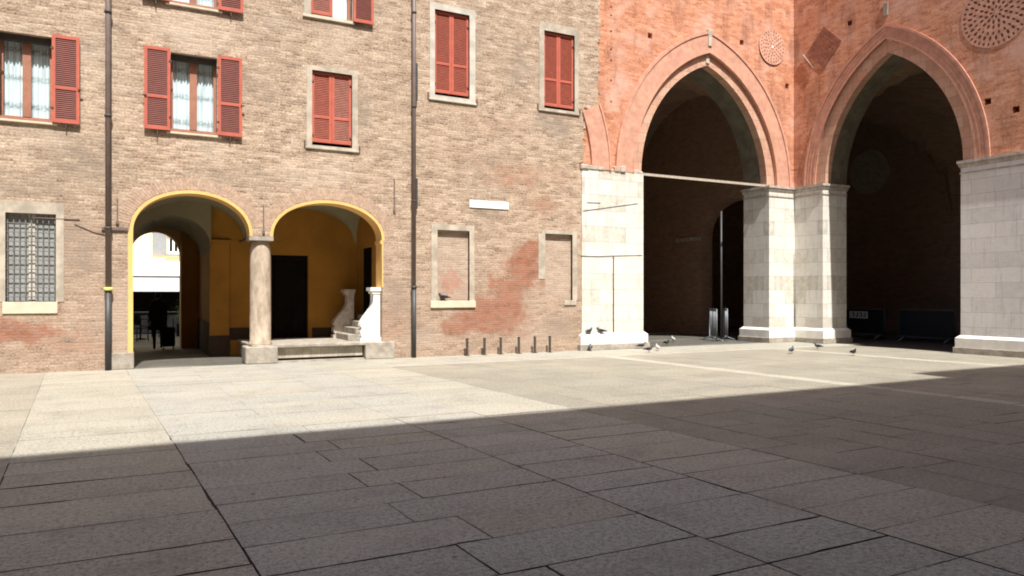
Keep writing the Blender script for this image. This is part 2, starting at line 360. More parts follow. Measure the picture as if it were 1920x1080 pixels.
def build(name, mb, m, parent=None, fix=True, bevel=0.0):
    root = parent
    while root is not None and root.parent is not None: root = root.parent
    off = Vector(root.location) if root is not None else Vector((0, 0, 0))
    me = bpy.data.meshes.new(name)
    me.from_pydata([tuple(Vector(v) - off) for v in mb.v], [], mb.f)
    for i in mb.smooth: me.polygons[i].use_smooth = True
    if fix:
        b = bmesh.new(); b.from_mesh(me); bmesh.ops.recalc_face_normals(b, faces=b.faces)
        if bevel:
            es = [e for e in b.edges if len(e.link_faces) == 2 and e.calc_face_angle(0) > .6]
            bmesh.ops.bevel(b, geom=es, offset=bevel, segments=1, affect='EDGES', clamp_overlap=True)
        b.to_mesh(me); b.free()
    me.materials.append(M[m] if isinstance(m, str) else m)
    o = bpy.data.objects.new(name, me); COL.objects.link(o)
    if parent is not None: o.parent = parent
    return o
def builds(name, mb, m, parent=None, **kw):       # every loose piece becomes a part of its own
    n = len(mb.v); par = list(range(n))
    def fd(i):
        while par[i] != i: par[i] = par[par[i]]; i = par[i]
        return i
    for f in mb.f:
        for k in f[1:]: par[fd(k)] = fd(f[0])
    grp = {}
    for i, f in enumerate(mb.f): grp.setdefault(fd(f[0]), []).append(i)
    for fs in grp.values():
        m_ = MB(); ix = {}
        for i in fs:
            for k in mb.f[i]:
                if k not in ix: ix[k] = len(m_.v); m_.v.append(mb.v[k])
            if i in mb.smooth: m_.smooth.add(len(m_.f))
            m_.f.append([ix[k] for k in mb.f[i]])
        build(name, m_, m, parent, **kw)
def thing(name, label, cat, loc=(0, 0, 0), group=None, kind=None):
    o = bpy.data.objects.new(name, None); COL.objects.link(o); o.location = loc; o.empty_display_size = .2
    o['label'] = label; o['category'] = cat
    if group: o['group'] = group
    if kind: o['kind'] = kind
    return o
def tag(o, label, cat, group=None):
    o['label'] = label; o['category'] = cat
    if group: o['group'] = group
    return o
mpA = lambda u, v, d: (u, WY + d, v)            # on the long wall: u along, v up, d into it
mpF = lambda u, v, d: (FX + d, u, v)            # on the palace's side wall
def rect(u0, u1, v0, v1): return [(u0, v0), (u1, v0), (u1, v1), (u0, v1)]
def arc_ell(u0, u1, vs_, vc, n=28, off=0.0):    # flattened round arch from left to right
    c = (u0 + u1) / 2; a = (u1 - u0) / 2 + off; h = vc - vs_ + off; out = []
    for i in range(n + 1):
        th = math.pi * (1 - i / n); out.append((c + a * math.cos(th), vs_ + h * abs(math.sin(th)) ** .92))
    return out
def arc_pt(c, vs_, a, h, off=0.0, n=18):        # pointed arch, left to right
    r = (a * a + h * h) / (2 * a); e = r - a; ro = r + off; th0 = math.acos(-e / ro)
    L = [(c + e + ro * math.cos(math.pi + (th0 - math.pi) * i / n), vs_ + ro * math.sin(math.pi + (th0 - math.pi) * i / n)) for i in range(n + 1)]
    return L + [(2 * c - u, v) for u, v in L[:-1][::-1]]
def offset_poly(poly, d):
    n = len(poly); A = sum(poly[i][0] * poly[(i + 1) % n][1] - poly[(i + 1) % n][0] * poly[i][1] for i in range(n))
    if A < 0: poly = poly[::-1]
    out = []
    for i in range(n):
        p0, p1, p2 = Vector(poly[i - 1]), Vector(poly[i]), Vector(poly[(i + 1) % n])
        d1 = (p1 - p0).normalized(); d2 = (p2 - p1).normalized()
        n1 = Vector((d1.y, -d1.x)); n2 = Vector((d2.y, -d2.x)); m = (n1 + n2); m = m / max(.2, (1 + n1.dot(n2)))
        out.append(tuple(p1 + m * d))
    return out

# ================================================================== SETTING: ground and paving
g = MB().add([(-300, -300, -.012), (300, -300, -.012), (300, 300, -.012), (-300, 300, -.012)], [(0, 1, 2, 3)])
o = build('ground', g, 'mortar'); o['kind'] = 'structure'

SK = -.052
pv = []; tones = []
def slab(a0, a1, b0, b1, tone, gx=.010, gy=.010, var=.10, skew=SK):
    far_ = 1 if (b0 + b1) / 2 < 8.4 else .35      # joints near the walls are choked with dust
    gx *= far_ / 2; gy *= far_ / 2; var *= .6
    k = 1 + random.uniform(-var, var); w_ = random.uniform(-.012, .012)
    c = (tone[0] * k * (1 + w_), tone[1] * k, tone[2] * k * (1 - w_), 1)
    z = random.uniform(-.0015, .0015)
    if a1 - a0 < .02 or b1 - b0 < .02: return
    gx *= .85; gy *= .95
    gs = [gx * random.choice((.5, .8, 1, 1, 1.5)) * (1 if far_ == 1 else .8) for _ in range(2)] + [gy * random.choice((.6, .8, 1, 1, 1.5)) for _ in range(2)]
    cs = [(a0 + gs[0], b0 + gs[2]), (a1 - gs[1], b0 + gs[2]), (a1 - gs[1], b1 - gs[3]), (a0 + gs[0], b1 - gs[3])]
    near = -1 < b0 < 8.8; pts = []
    for (p, q_) in zip(cs, cs[1:] + cs[:1]):
        L_ = math.hypot(q_[0] - p[0], q_[1] - p[1]); n_ = max(1, int(L_ / .11)) if near else 1
        nx, ny = (q_[1] - p[1]) / L_, -(q_[0] - p[0]) / L_; r_ = 0
        for k_ in range(n_):
            f_ = k_ / n_; r_ = .6 * r_ + random.uniform(-.0032, .0028) if near else random.uniform(-.002, .002)
            if near and random.random() < .03: r_ -= random.uniform(.008, .022)          # chipped edge
            if k_ == 0 and near: r_ = -.004
            pts.append((p[0] + (q_[0] - p[0]) * f_ + nx * r_, p[1] + (q_[1] - p[1]) * f_ + ny * r_))
    pv.append([(a + skew * b, b, z) for a, b in pts]); tones.append(c)
def rows(b0, b1, lo, hi):
    out = [b0]
    while out[-1] < b1:
        out.append(min(b1, out[-1] + random.uniform(lo, hi)))
    if len(out) > 2 and out[-1] - out[-2] < .5 * lo: out.pop(-2)
    return out
CREAM, GREY, SAND, BROWN, PALE, WARM = (.40, .368, .310), (.385, .370, .338), (.40, .374, .322), (.295, .270, .222), (.46, .425, .36), (.34, .305, .25)
B0 = -8
for i in range(10):                                    # brown lengths beside the left-hand field
    a1 = -.56 - i * .9; rr = rows(B0, WY, .8, 2.0)
    for p, q in zip(rr, rr[1:]): slab(a1 - .9, a1, p, q, WARM if i % 2 == 0 else CREAM, .02 if i == 0 else .012, .008, .08)
rr = rows(B0, WY, .3, 1.0)
for p, q in zip(rr, rr[1:]): slab(-.56, .9, p, q, CREAM, .014, .012, .07)
rr = rows(B0, WY, .45, .6)
for i, (p, q) in enumerate(zip(rr, rr[1:])):
    st = 2.1 if i % 2 else 2.37; st += random.uniform(-.05, .05)
    slab(.9, st, p, q, GREY, .012, .010, .07); slab(st, 3.55, p, q, GREY if i % 3 else SAND, .014, .010, .07)
for a0, a1, tn in ((3.55, 4.65, GREY), (4.65, 6.02, SAND)):
    rr = rows(B0, WY, .42, .72)
    for p, q in zip(rr, rr[1:]): slab(a0, a1, p, q, tn, .014, .011, .08)
FOOT = 15.75
def field(a0, a1):
    n = max(1, round((a1 - a0) / .62)); ws = (a1 - a0) / n
    for i in range(n):
        rr = rows(B0, FOOT, .7, 1.5)
        for p, q in zip(rr, rr[1:]): slab(a0 + i * ws, a0 + (i + 1) * ws, p, q, BROWN, .009, .008, .10)
def band(a0, a1):
    rr = rows(B0, FOOT, .9, 1.4)
    for p, q in zip(rr, rr[1:]): slab(a0, a1, p, q, PALE, .012, .009, .06)
field(6.02, 11.72); band(11.72, 12.12); field(12.12, 17.8); band(17.8, 18.2); field(18.2, 21.2)
rr = rows(6.02, 21.9, .9, 1.5)
for p, q in zip(rr, rr[1:]): slab(p, q, FOOT, FOOT + .3, PALE, .01, .01, .05)
for b0 in (FOOT + .3, FOOT + 1.02, FOOT + 1.6):
    b1 = {FOOT + .3: FOOT + 1.02, FOOT + 1.02: FOOT + 1.6, FOOT + 1.6: WY}[b0]
    rr = rows(6.02, 22.2, .8, 1.6)
    for p, q in zip(rr, rr[1:]): slab(p, q, b0, b1, SAND if random.random() < .5 else GREY, .01, .01, .08)
for bi in range(15):                                    # floor of passage, loggia and street, toned dark to imitate shade
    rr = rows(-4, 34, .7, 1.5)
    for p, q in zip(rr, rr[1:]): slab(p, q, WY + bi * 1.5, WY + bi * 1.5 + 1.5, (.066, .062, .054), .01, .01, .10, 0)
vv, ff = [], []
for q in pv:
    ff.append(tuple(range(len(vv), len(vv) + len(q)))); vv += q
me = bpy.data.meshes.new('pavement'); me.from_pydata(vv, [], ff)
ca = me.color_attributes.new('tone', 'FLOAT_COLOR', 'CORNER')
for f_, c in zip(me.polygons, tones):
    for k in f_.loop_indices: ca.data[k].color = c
me.materials.append(M['paving']); o = bpy.data.objects.new('pavement', me); COL.objects.link(o); o['kind'] = 'structure'

# ================================================================== THE LONG BRICK BUILDING
house = thing('brick_building', 'long buff brick building with red shutters, two arches and drainpipes', 'building', (0, WY, 0))
A1 = (.10, 2.52); A2 = (3.02, 5.68); SPR, CR1, CR2 = 2.97, 3.88, 3.84; XE = 11.62
ZT = 12.2
def wrect(x0, x1, yt, yb, Y=WY):
    xm = (x0 + x1) / 2; u0 = onY(x0, 0, Y)[0]; u1 = onY(x1, 0, Y)[0]
    return u0, u1, onY(xm, yb, Y)[1], onY(xm, yt, Y)[1]       # u0,u1,v0,v1
W1 = wrect(-3, 97, 63, 221); W2 = wrect(320, 407, 103, 246)
W3 = wrect(585, 660, 136, 275); W4 = wrect(815, 880, 23, 182); W5 = wrect(1020, 1077, 62, 206)
W6 = wrect(583, 660, -115, 33); W7 = wrect(318, 408, -150, 8)
WB = wrect(10, 105, 400, 566); B1 = wrect(820, 880, 432, 564); B2 = wrect(1022, 1073, 439, 563)
a1 = arc_ell(A1[0], A1[1], SPR, CR1); a2 = arc_ell(A2[0], A2[1], SPR, CR2)
edge = [(XE, 0), (XE, 5.20), (XE - .10, 5.24), (XE - .08, 5.40), (XE + .02, 5.44)]
random.seed(3); z = 5.5
while z < 6.95:
    edge.append((XE + .10 + random.uniform(-.06, .05), z)); z += random.choice((.07, .14)); edge.append((edge[-1][0], z - .005))
edge += [(XE + .2, 7.0), (XE + .52, 7.06)]; z = 7.1
while z < 11.9:
    edge.append((12.24 + random.uniform(-.09, .05), z)); z += random.choice((.07, .14, .21)); edge.append((edge[-1][0], z - .005))
outer = [(-10, -.02), (A1[0], -.02)] + a1 + a2 + [(A2[1], -.02)] + edge + [(12.2, ZT), (-10, ZT)]
holes = [rect(*q) for q in (W1, W2, W3, W4, W5, W6, W7, WB, B1, B2)]
build('wall', MB().plate([outer] + holes, 0, .5, mpA), 'brick', house)
# end walls, back wall, floors above, roof
b = MB().box(-10, -9.5, WY + .5, 24.9, 0, ZT).box(11.2, 11.7, WY + .5, 24.9, 0, ZT)
b.plate([[(-9.5, 0), (.08, 0), (.08, 2.75)] + arc_ell(.08, 1.43, 2.75, 3.5, 20) + [(1.43, 0), (11.2, 0), (11.2, ZT), (-9.5, ZT)]], 24.4 - WY, 24.9 - WY, mpA)
builds('rear_wall', b, 'render', house)
b = MB().box(-10.3, 12.0, WY - .25, 25.2, ZT, ZT + .2)
for s_ in (0, 1): b.add([(-10.3, WY - .25, ZT + .2), (12, WY - .25, ZT + .2), (12, 21.5, ZT + 1.9), (-10.3, 21.5, ZT + 1.9)] if s_ == 0 else [(-10.3, 25.2, ZT + .2), (12, 25.2, ZT + .2), (12, 21.5, ZT + 1.9), (-10.3, 21.5, ZT + 1.9)], [(0, 1, 2, 3)])
build('roof', b, 'roof', house, fix=False)
# --- loggia behind the two arches
YB, YP = 20.5, 24.4
b = MB()
dl = onY(509, 0, YB)[0]; dr = onY(578, 0, YB)[0]
b.plate([[(1.9, 0), (dl, 0), (dl, 2.68), (dr, 2.68), (dr, 0), (5.8, 0), (5.8, 4.4), (1.9, 4.4)]], YB - WY, YB - WY + .3, mpA)     # back of the loggia
b.box(-.2, .08, WY + .5, YP, 0, 4.4)
mR = lambda u, v, d: (5.74 + d, u, v)
b.plate([[(WY + .5, 0), (19.0, 0), (19.0, 2.9), (20.3, 2.9), (20.3, 0), (YB, 0), (YB, 4.4), (WY + .5, 4.4)]], 0, .3, mR)
b.box(1.9, 2.1, YB + .3, YP, 0, 4.4)
b.box(1.43, 1.9, YP - .3, YP - .002, 0, 4.4)
builds('loggia_wall', b, 'ochre', house)
b = MB().box(1.88, 2.36, YB - .09, YB, .0, 2.95).box(1.85, 2.4, YB - .12, YB, 2.95, 3.03)
build('pilaster', b, 'ochre', house, bevel=.008)
b = MB().box(2.36, dl - .1, YB - .012, YB, .42, .74).box(dr + .1, 5.74, YB - .012, YB, .42, .70)
b.box(5.728, 5.74, WY + .6, 19.0, .42, .95).box(1.87, 2.37, YB - .10, YB - .092, 0, .55).box(1.888, 1.899, YB + .01, YP - .31, 0, .9)
builds('dado', b, 'dado_stepshade', house)
def groin(x0, x1, y0, y1, zs, zc, n=22):
    v, f = [], []
    for j in range(n + 1):
        for i in range(n + 1):
            x = x0 + (x1 - x0) * i / n; y = y0 + (y1 - y0) * j / n
            sx = 2 * i / n - 1; sy = 2 * j / n - 1
            v.append((x, y, zs + (zc - zs) * max(math.sqrt(max(0, 1 - sx * sx)), math.sqrt(max(0, 1 - sy * sy)))))
    f = [(j * (n + 1) + i, j * (n + 1) + i + 1, (j + 1) * (n + 1) + i + 1, (j + 1) * (n + 1) + i) for j in range(n) for i in range(n)]
    return v, f
b = MB().add(*groin(.08, 2.76, WY + .5, YB, 3.0, 3.96), True).add(*groin(2.78, 5.74, WY + .5, YB, 3.0, 3.96), True)
n = 20
pa = arc_ell(.08, 1.9, 2.75, 3.6, n)
b.add([(u, YB + .02, v) for u, v in pa] + [(u, YP, v) for u, v in pa], [(i, i + 1, n + 2 + i, n + 1 + i) for i in range(n)], True)
b.plate([[(.08, 4.3), (.08, 2.75)] + pa + [(1.9, 2.75), (1.9, 4.3)]], YB - WY - .25, YB - WY + .02, mpA)
builds('vault', b, 'vault', house, fix=False)
b = MB().tube([(2.62, WY + .35, 3.02), (2.62, YB - .02, 3.0)], .022, 6)
build('tie_rod', b, 'iron', house)
# --- raised floor with steps
b = MB().box(2.6, 5.74, WY + .34, YB, .0, .345).box(2.56, 5.74, WY - .03, YB, .355, .43)
build('loggia_floor', b, 'greystone', house, bevel=.012)
b = MB()
b.box(3.14, 5.2, WY + .10, WY + .335, .10, .35)
build('step_panel', b, 'steppanel', house)
build('step', MB().box(3.13, 5.22, WY - .02, WY + .335, .0, .04), 'greystone', house)
build('step_shade_strip', MB().box(3.14, 5.21, WY + .16, WY + .33, .042, .098), 'dado_stepshade', house)  # dark strip stands in for the shadowed joint under the step
# doors
d = build('door', MB().box(dl, dr, YB + .14, YB + .2, .43, 2.68), 'door', house)
pb = MB()
for k in range(2):
    for (z0, z1) in ((.55, 1.2), (1.3, 2.5)):
        wd = (dr - dl) / 2; pb.box(dl + k * wd + .08, dl + (k + 1) * wd - .08, YB + .12, YB + .14, z0, z1)
builds('door_panel', pb, 'door', d, bevel=.006)
d = build('door', MB().box(5.9, 5.96, 19.0, 20.3, .43, 2.9), 'door', house)
builds('door_panel', MB().box(5.88, 5.9, 19.12, 19.6, .6, 2.7).box(5.88, 5.9, 19.7, 20.18, .6, 2.7), 'door', d)
# --- stair and scrolled balustrades
b = MB()
for k in range(4): b.box(5.0 + .2 * k, 5.74, 18.6, 19.85, .43 + .16 * k, .43 + .16 * (k + 1) - .003)
build('stair', b, 'greystone', house, bevel=.01)
def scroll(y0, y1, xs, zb, zt, xw):
    """balustrade end that swells in an S towards the foot; xs = its straight back edge"""
    pr = []
    for i in range(25):
        s_ = i / 24; z_ = zb + (zt - zb) * s_
        wgt = xw * (.34 + .66 * (0.5 + .5 * math.cos(math.pi * min(1, max(0, (s_ - .22) / .56)))))
        if s_ < .22: wgt *= .90 + .10 * math.sin(s_ / .22 * math.pi)
        pr.append((xs - wgt, z_))
    mp = lambda u, v, d_: (u, d_, v)
    m_ = MB().plate([[(xs, zb)] + pr + [(xs, zt)]], y0, y1, mp)
    m_.box(xs - xw * .52, xs + .03, y0 - .05, y1 + .05, zt, zt + .09)
    m_.box(xs - xw * .42, xs + .01, y0 - .02, y1 + .02, zt - .07, zt)
    m_.box(xs - xw * 1.02, xs + .02, y0 - .02, y1 + .02, zb - .1, zb)
    return m_
build('balustrade', scroll(18.02, 18.3, 5.66, .53, 1.70, .50), 'white', house)
build('balustrade', scroll(19.85, 20.1, 5.50, .53, 1.66, .56), 'cornice', house)  # same white marble as the near one, greyed to imitate its shade
# --- yellow rims of the arches
b = MB()
for (p, q, cr) in ((A1[0], A1[1], CR1), (A2[0], A2[1], CR2)):
    b.strip(arc_ell(p, q, SPR, cr, 36, -.012), arc_ell(p, q, SPR, cr, 36, .052), -.012, .5, mpA)
b.box(A1[0] - .085, A1[0] + .012, WY - .012, WY + .5, .36, SPR).box(A2[1] - .012, A2[1] + .02, WY - .012, WY + .5, 1.79, SPR)
b.box(A2[1] - .04, A2[1] + .03, WY + .01, WY + .5, SPR - .09, SPR)
builds('arch_rim', b, 'yellow', house)
for (p, q, cr) in ((A1[0], A1[1], CR1), (A2[0], A2[1], CR2)):
    i_ = arc_ell(p, q, SPR, cr, 62, .075); o_ = arc_ell(p, q, SPR, cr, 62, .33); b = MB()
    for k in range(3, 59):
        lr = lambda a, c_, f: (a[0] + (c_[0] - a[0]) * f, a[1] + (c_[1] - a[1]) * f)
        b.plate([[lr(i_[k], i_[k + 1], .1), lr(i_[k], i_[k + 1], .9), lr(o_[k], o_[k + 1], .9), lr(o_[k], o_[k + 1], .1)]], -random.uniform(.003, .007), .02, mpA)
    build('brick_arch', b, 'voussoir', house)
# --- column
cx, cy = 2.785, WY + .26
b = MB().lathe([(.245, .40), (.27, .42), (.27, .47), (.237, .52), (.238, 1.2), (.234, 2.2), (.230, 2.62), (.225, 2.70), (.212, 2.77), (.19, 2.82), (.165, 2.87)], cx, cy, 32)
col_ = build('column', b, 'column', house, fix=False)
build('capital', MB().box(2.5, 3.04, WY - .02, WY + .52, 2.87, 2.965), 'greystone', col_)
build('column_base', MB().box(2.41, 3.13, WY - .1, WY + .56, 0, .40), 'greystone', col_, bevel=.02)
b = MB().box(-.32, A1[0] + .03, WY - .05, WY + .52, 0, .36).box(A2[1] - .44, A2[1] + .32, WY - .05, WY + .52, 0, .42)
builds('jamb_plinth', b, 'greystone', house, bevel=.015)

# --- shutters, windows
def leaf(u0, u1, v0, v1, y0, mid=.37, slatm='slat', parent=None, th=.04, rails=True):
    """one louvred leaf; front face at depth y0"""
    fw = min(.062, (u1 - u0) * .17); vm = v0 + (v1 - v0) * mid
    f = MB()
    f.box(u0, u0 + fw, WY + y0, WY + y0 + th, v0, v1).box(u1 - fw, u1, WY + y0, WY + y0 + th, v0, v1)
    for z0, z1 in ((v0, v0 + .075), (vm - .03, vm + .03), (v1 - .065, v1)): f.box(u0 + fw, u1 - fw, WY + y0, WY + y0 + th, z0, z1)
    sh = build('shutter', f, 'shutter', parent)
    s_ = MB()
    for z0, z1 in ((v0 + .075, vm - .03), (vm + .03, v1 - .065)):
        nn = max(4, round((z1 - z0) / .042)); st = (z1 - z0) / nn
        for k in range(nn):
            zb = z0 + k * st
            s_.add([(u0 + fw, WY + y0 + .008, zb), (u1 - fw, WY + y0 + .008, zb), (u1 - fw, WY + y0 + .032, zb + st * 1.25), (u0 + fw, WY + y0 + .032, zb + st * 1.25),
                    (u0 + fw, WY + y0 + .014, zb - .004), (u1 - fw, WY + y0 + .014, zb - .004)], [(0, 1, 2, 3), (0, 4, 5, 1)])
    build('louvres', s_, slatm, sh, fix=False)
    return sh
def hinges(sh, u, v0, v1, y0, sgn):
    h = MB()
    for f in (.14, .86):
        z_ = v0 + (v1 - v0) * f; h.box(u - .03, u + .03, WY + y0 - .012, WY + y0 + .01, z_ - .02, z_ + .02)
    builds('hinge', h, 'iron', sh)
def sill(u0, u1, v, parent, m='sillstone', pr=.05, h=.06, ov=.03):
    return build('sill', MB().box(u0 - ov, u1 + ov, WY - pr, WY + .06, v - h, v), m, parent, bevel=.006)
def surround(q, wl, wr, wt_, wb, m, parent, pr=.018, name='surround'):
    u0, u1, v0, v1 = q
    return build(name, MB().plate([rect(u0 - wl, u1 + wr, v0 - wb, v1 + wt_), rect(u0, u1, v0, v1)], -pr, .05, mpA), m, parent)
def open_window(q, left=True, right=True, slatm='slatdark'):
    u0, u1, v0, v1 = q; yf = .24
    fw = .055; um = (u0 + u1) / 2
    f = MB().box(u0, u0 + fw, WY + yf, WY + yf + .06, v0, v1).box(u1 - fw, u1, WY + yf, WY + yf + .06, v0, v1)
    f.box(u0 + fw, u1 - fw, WY + yf, WY + yf + .06, v1 - .06, v1).box(u0 + fw, u1 - fw, WY + yf, WY + yf + .06, v0, v0 + .07)
    f.box(um - .075, um + .075, WY + yf - .01, WY + yf + .06, v0 + .07, v1 - .06)
    win = build('window', f, 'wood', house)
    build('pane', MB().add([(u0 + fw, WY + yf + .03, v0 + .07), (u1 - fw, WY + yf + .03, v0 + .07), (u1 - fw, WY + yf + .03, v1 - .06), (u0 + fw, WY + yf + .03, v1 - .06)], [(0, 1, 2, 3)]), 'glass', win)
    build('lintel_shade_box', MB().box(u0 + .004, u1 - .004, WY + .13, WY + yf - .012, v1 - .13, v1 - .004), 'iron', win)  # dark box added to imitate the lintel's shadow band
    c = MB(); n_ = 64
    vs_ = []
    for i in range(n_ + 1):
        u = u0 + .02 + (u1 - u0 - .04) * i / n_
        vs_ += [(u, WY + yf + .10 + .022 * math.sin(i * 1.35) + .01 * math.sin(i * .53), z_) for z_ in (v0, v1 - .02)]
    c.add(vs_, [(2 * i, 2 * i + 2, 2 * i + 3, 2 * i + 1) for i in range(n_)], True)
    build('curtain', c, 'curtain', win, fix=False)
    build('sill', MB().box(u0 - .02, u1 + .02, WY - .035, WY + yf, v0 - .055, v0), 'wood', win, bevel=.005)
    build('ledge', MB().box(u0 - .08, u1 + .10, WY - .06, WY + .03, v0 - .105, v0 - .06), 'sillstone', win, bevel=.006)
    wd = (u1 - u0) / 2 * 1.08
    for on, (p, q2), hu in ((left, (u0 - wd - .01, u0 - .01), u0 - .01), (right, (u1 + .01, u1 + wd + .01), u1 + .01)):
        if on:
            sh = leaf(p, q2, v0 - .05, v1 + .04, -.10, .40, slatm, win)
            hinges(sh, hu, v0, v1, -.10, 1)
            far = p if hu == u0 - .01 else q2
            build('latch', MB().box(min(far, far + .0) - .03, far + .05, WY - .13, WY - .102, v0 + (v1 - v0) * .385, v0 + (v1 - v0) * .385 + .022), 'iron', sh)
            build('stay', MB().box((p + q2) / 2 - .01, (p + q2) / 2 + .01, WY - .09, WY, v0 - .16, v0 - .06), 'iron', sh)
    return win
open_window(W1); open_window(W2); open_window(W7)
def shut_window(q, m, wl, wr, wt_, wb, s1='slat', s2='slat', ledge=True):
    u0, u1, v0, v1 = q; um = (u0 + u1) / 2
    win = surround(q, wl, wr, wt_, wb, m, house, name='window')
    a = leaf(u0 + .004, um - .003, v0 + .09, v1 - .01, .05, .36, s1, win); c = leaf(um + .003, u1 - .004, v0 + .09, v1 - .01, .05, .36, s2, win)
    hinges(a, u0 + .02, v0, v1, .04, 1); hinges(c, u1 - .02, v0, v1, .04, 1)
    build('casing', MB().box(u0, u1, WY + .3, WY + .33, v0, v1), 'door', win)
    if ledge: build('sill', MB().box(u0 - wl - .03, u1 + wr + .03, WY - .045, WY + .05, v0 - wb - .045, v0 - wb), m, win, bevel=.006)
    builds('fastener', MB().box(u0 - wl - .06, u0 - wl - .035, WY - .03, WY, v0 - wb - .02, v0 - wb + .14).box(u1 + wr + .035, u1 + wr + .06, WY - .03, WY, v0 - wb - .04, v0 - wb + .12), 'iron', win)
shut_window(W3, 'framestone', .13, .14, .11, .05, 'slat', 'slatfaded')
shut_window(W4, 'whiteframe', .14, .17, .16, .10)
shut_window(W5, 'framestone', .16, .13, .22, .05)
# the half-open window on the upper floor
u0, u1, v0, v1 = W6
win = surround(W6, .17, .05, .12, .03, 'framestone', house, name='window')
um = u0 + (u1 - u0) * .52
leaf(u0 + .004, um, v0 + .05, v1 - .01, .05, .36, 'slatfaded', win)
sh = leaf(u1 + .01, u1 + .52, v0 - .03, v1 + .03, -.10, .4, 'slatdark', win)
f = MB().box(um, um + .05, WY + .2, WY + .26, v0, v1).box(u1 - .06, u1, WY + .2, WY + .26, v0, v1).box(um + .05, u1 - .06, WY + .2, WY + .26, v0, v0 + .06)
build('frame', f, 'wood', win)
c = MB(); vs_ = []
for i in range(41):
    u = u0 + (u1 - u0) * i / 40; vs_ += [(u, WY + .3 + .02 * math.sin(i * 1.4), z_) for z_ in (v0, v1)]
c.add(vs_, [(2 * i, 2 * i + 2, 2 * i + 3, 2 * i + 1) for i in range(40)], True)
build('curtain', c, 'curtain', win, fix=False)
build('sill', MB().box(u0 - .2, u1 + .05, WY - .05, WY + .2, v0 - .09, v0 - .032), 'sillstone', win, bevel=.006)

# --- bricked-up windows
def blind(q, wl, wr, wt_, wb, part=False):
    u0, u1, v0, v1 = q
    bl = build('blind_window', MB().box(u0, u1, WY + .10, WY + .2, v0, v1), 'infill', house)
    f = MB()
    if not part:
        f.plate([rect(u0 - wl, u1 + wr, v0, v1 + wt_), rect(u0, u1, v0 + .0005, v1)], -.015, .03, mpA) if False else None
        f.box(u0 - wl, u0, WY - .015, WY + .06, v0, v1).box(u1, u1 + wr, WY - .015, WY + .06, v0, v1).box(u0 - wl, u1 + wr, WY - .015, WY + .06, v1, v1 + wt_)
        build('sill', MB().box(u0 - wl - .03, u1 + wr + .03, WY - .05, WY + .1, v0 - wb, v0), 'sillstone', bl, bevel=.006)
    else:
        f.box(u0 - wl, u0, WY - .015, WY + .06, v0 + (v1 - v0) * .32, v1).box(u1, u1 + wr, WY - .015, WY + .06, v0, v1).box(u0 - wl * .5, u1 + wr, WY - .015, WY + .06, v1, v1 + wt_)
        build('sill', MB().box(u1 - .28, u1 + .12, WY - .035, WY + .1, v0 - wb, v0), 'framestone', bl, bevel=.006)
    build('surround', f, 'framestone', bl)
blind(B1, .17, .14, .15, .18); blind(B2, .22, .16, .10, .14, True)
# --- barred window
u0, u1, v0, v1 = WB
bw_ = surround(WB, .20, .14, .24, .0, 'framestone', house, .012, 'barred_window')
build('sill', MB().box(u0 - .05, u1 + .03, WY - .03, WY + .14, v0 - .24, v0), 'sillstone', bw_, bevel=.006)
builds('blind', MB().box(u0, (u0 + u1) / 2 - .05, WY + .13, WY + .15, v0, v1).box((u0 + u1) / 2 + .06, u1, WY + .13, WY + .15, v0, v1), 'greyblind', bw_)
build('mullion', MB().box((u0 + u1) / 2 - .05, (u0 + u1) / 2 + .06, WY + .11, WY + .15, v0, v1), 'whiteframe', bw_)
gr = MB(); nb = 9
for i in range(nb):
    u = u0 + .03 + (u1 - u0 - .06) * i / (nb - 1); gr.box(u - .010, u + .010, WY + .07, WY + .09, v0, v1)
for i in range(9):
    z_ = v0 + .1 + (v1 - v0 - .3) * i / 8; gr.box(u0, u1, WY + .06, WY + .07, z_ - .010, z_ + .010)
build('grille', gr, 'bars', bw_)
# --- white plaque, wall anchors, drainpipes, cables
q = wrect(880, 953, 377, 391)
build('plaque', MB().box(q[0], q[1], WY - .03, WY + .01, q[2], q[3]), 'white', house, bevel=.004)
for px, y0, y1 in ((220, 372, 420), (494, 385, 438), (739, 335, 398)):
    x, z1 = onY(px, y0); _, z0 = onY(px, y1)
    builds('wall_anchor', MB().box(x - .013, x + .013, WY - .03, WY + .005, z0, z1).box(x - .03, x + .03, WY - .04, WY + .005, z0, z0 + .06), 'pipe', house)
def drain(px, ybreak, r):
    x = onY(px, 0)[0]; zb = onY(px, ybreak)[1]; y = WY - .11
    p = build('drainpipe', MB().tube([(x, y, zb), (x, y, ZT + .02)], r, 12), 'pipe', house)
    build('pipe_foot', MB().tube([(x, y, 0), (x, y, zb + .02)], r * 1.12, 12).tube([(x, y, zb - .02), (x, y, zb + .06)], r * 1.4, 12), 'pipelow', p)
    return x, y, p, zb
x, y, p, zb = drain(203, 545, .056)
build('tag', MB().tube([(x, y, zb), (x, y, zb + .07)], .085, 12), 'tag', p)
for z_ in (3.02, 5.4, 7.6): build('pipe_bracket', MB().tube([(x, y, z_ - .025), (x, y, z_ + .025)], .075, 12).box(x - .02, x + .02, y, WY, z_ - .02, z_ + .02), 'iron', p)
build('anchor_bar', MB().box(x - .12, .02, WY - .045, WY - .002, 2.985, 3.045), 'pipe', house)
x, y, p, zb = drain(773.5, 540, .050)
for py0, py1 in ((120, 190), (335, 392)):
    z1 = onY(780, py0)[1]; z0 = onY(780, py1)[1]
    build('pipe_cover', MB().box(x + .03, x + .11, WY - .09, WY - .002, z0, z1), 'pipelow', p, bevel=.005)
for z_ in (4.0, 6.4, 8.8): build('pipe_bracket', MB().tube([(x, y, z_ - .02), (x, y, z_ + .02)], .066, 12).box(x - .02, x + .02, y, WY, z_ - .02, z_ + .02), 'iron', p)
cb = MB()
